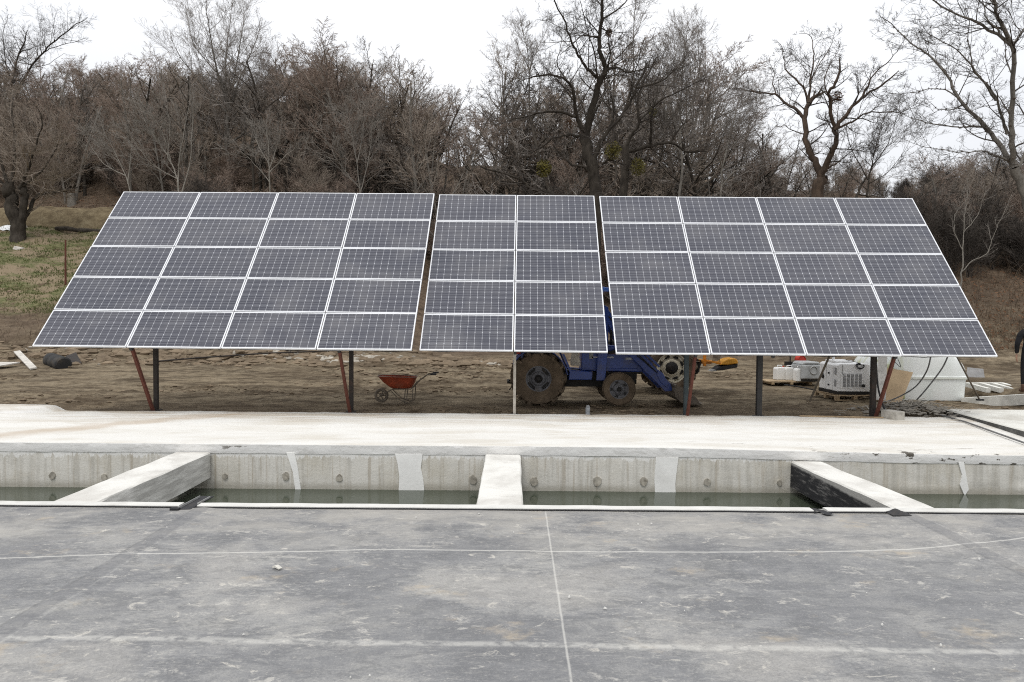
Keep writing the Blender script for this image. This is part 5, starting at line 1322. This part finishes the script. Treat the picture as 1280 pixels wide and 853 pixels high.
# things around the left slope
def gz(px, py, Y):
    p = at(px, py, Y); p.z = hill(p.x, p.y) + .02; return p
def on_slope(px, py):
    """point of the ground seen at a photo pixel"""
    d = ray(px, py); lo_, t = 14.0, 14.0
    while t < 110:
        p = Vector((0, 0, EYE)) + d * (t / d.y)
        if p.z < hill(p.x, p.y): return p
        t += .1
    return at(px, py, 50)
up_ = Vector((0, 0, 1))
BOARD = simple('bleached_board', (.55, .52, .47), .8, .2, amt=.25)
leaning('board', [on_slope(17, 450) + up_ * .32, on_slope(25, 449) + up_ * .34, on_slope(46, 462) + up_ * .08, on_slope(37, 463) + up_ * .06], .05, BOARD, 'bleached white board lying tilted on the mud at the far left', 'board')
leaning('board', [on_slope(-20, 464) + up_ * .12, on_slope(0, 463) + up_ * .12, on_slope(25, 459) + up_ * .14, on_slope(0, 459) + up_ * .14], .04, BOARD, 'pale flat plank half buried in mud left of the bleached board', 'plank')
a, b = on_slope(63, 457) + up_ * .2, on_slope(80, 461) + up_ * .14; d = b - a
t = tag(MB().tube([a, a + d * .06, a + d * .3, a + d * .34, a + d * .38, a + d * .64, a + d * .68, a + d * .72, a + d * .96, b], [.22, .27, .27, .24, .27, .27, .24, .27, .27, .22], 16).build('drum', BLACK), 'black ribbed plastic drum lying on its side in the mud', 'drum')
cross_smooth(t, 40); t.data.materials[0] = simple('muddy_black_plastic', (.022, .022, .022), .7, .3, amt=.6, dirt=(.10, .08, .055), scale=3)
leaning('rusty_scrap', [on_slope(82, 452) + up_ * .2, on_slope(95, 450) + up_ * .3, on_slope(102, 456) + up_ * .06, on_slope(88, 457) + up_ * .06], .06, POSTST, 'small rusty scrap panel lying beside the black drum', 'scrap')
tag(MB().tube([on_slope(196, 456) + up_ * .12, on_slope(250, 454) + up_ * .2, on_slope(330, 449) + up_ * .22, on_slope(436, 444) + up_ * .2], .03, 6).build('rusty_pipe', POSTST), 'long rusty pipe lying across the mud behind the left array', 'pipe')
a, b, c_ = on_slope(70, 288), on_slope(100, 291), on_slope(128, 291)
lift = Vector((0, 0, .12))
tag(MB().tube([a + lift, a.lerp(b, .5) + lift * 1.6, b + lift, c_ + lift], [.13, .15, .12, .09], 8).build('log', OAKB), 'dark fallen log lying on the grass right of the pollarded tree', 'log')
a, b = on_slope(100, 288), on_slope(135, 291)
tag(MB().bar(a + lift, b + lift, .22, .1).build('plank', bpy.data.materials['old_grey_wood']), 'grey plank lying beside the fallen log on the slope', 'plank')
a = on_slope(25, 313)
tag(MB().box(a + Vector((0, 0, .08)), (.62, .4, .22), Matrix.Rotation(.2, 3, 'Y'), .85).build('stone_block', bpy.data.materials['bleached_board'], bevel=.03), 'pale stone block lying alone in the grass below the pollarded tree', 'stone')
a = on_slope(3, 291); rows = []
for i in range(9): rows.append([(a.x - 1.0 + .25 * i, a.y - .3 + .25 * j, a.z + .1 + (.45 * math.exp(-((i - 4) / 3) ** 2 - ((j - 3) / 2) ** 2)) + .12 * nz(i * .9, j * .9)) for j in range(7)])
tag(MB().quadgrid(rows).build('plastic_sheet', WHITEP, smooth=True), 'crumpled white plastic sheet at the foot of the pollarded tree', 'plastic sheet')
a, b = on_slope(27, 284), on_slope(40, 294)
tag(MB().bar(a + Vector((0, 0, .5)), b + Vector((0, 0, .05)), .07, .05).build('stick', PALEB), 'pale stick leaning against the pollarded tree', 'stick')
a = on_slope(43, 293)
tag(MB().box(a + Vector((0, 0, .1)), (.3, .2, .16), Matrix.Rotation(.5, 3, 'Z'), .7).build('paper_bag', WHITEP, bevel=.03), 'small white bag lying right of the pollarded tree', 'bag')
a = on_slope(82, 358)
tag(MB().tube([a + Vector((0, 0, -.2)), a + Vector((.01, 0, 1.2)), at(82, 300, a.y)], [.05, .045, .04], 6).build('stake', RUST), 'thin rusty stake standing in the grass beside the left array', 'stake')
st = on_slope(90, 258); e = empty('tree_stump', st, 0, 'pale cut stump at the edge of the wood above the left slope', 'stump')
MB().lathe((0, 0, -.2), [(0, .42), (.25, .32), (.9, .28), (1.15, .27), (1.16, .0)], 'Z', 14).build('stem', GREYB, e)
MB().lathe((0, 0, .962), [(0, .265), (.004, .0)], 'Z', 14).build('cut_face', PALEB, e)
k_ = 0
# low earth bank behind the grass
bk = Mat('bank_earth', .95, .1); bv = bk.pos(); bk.col(bk.ramp(bk.noise(bv, 1.6, 8, .76), [(.3, (.075, .056, .034)), (.5, (.16, .125, .075)), (.7, (.25, .205, .13))])); bk.bump(bk.noise(bv, 4, 5, .7), .6, .06)
rows = []
for j, (dy, z0) in enumerate(((-.9, -.3), (-.5, .25), (0, .75), (.5, .95), (1.4, .9), (2.4, .3))):
    rows.append([(X, 48.6 + dy + .35 * nz(X * .4, 3) + .12 * nz(X * 1.7, dy), hill(X, 48.6 + dy) + z0 * (.85 + .3 * nz(X * .35, 8)) + .10 * nz(X * 1.6, dy * 3)) for X in [-37 + .3 * i for i in range(76)]])
tag(MB().quadgrid(rows).build('earth_bank', bk.m, smooth=True), kind='structure')
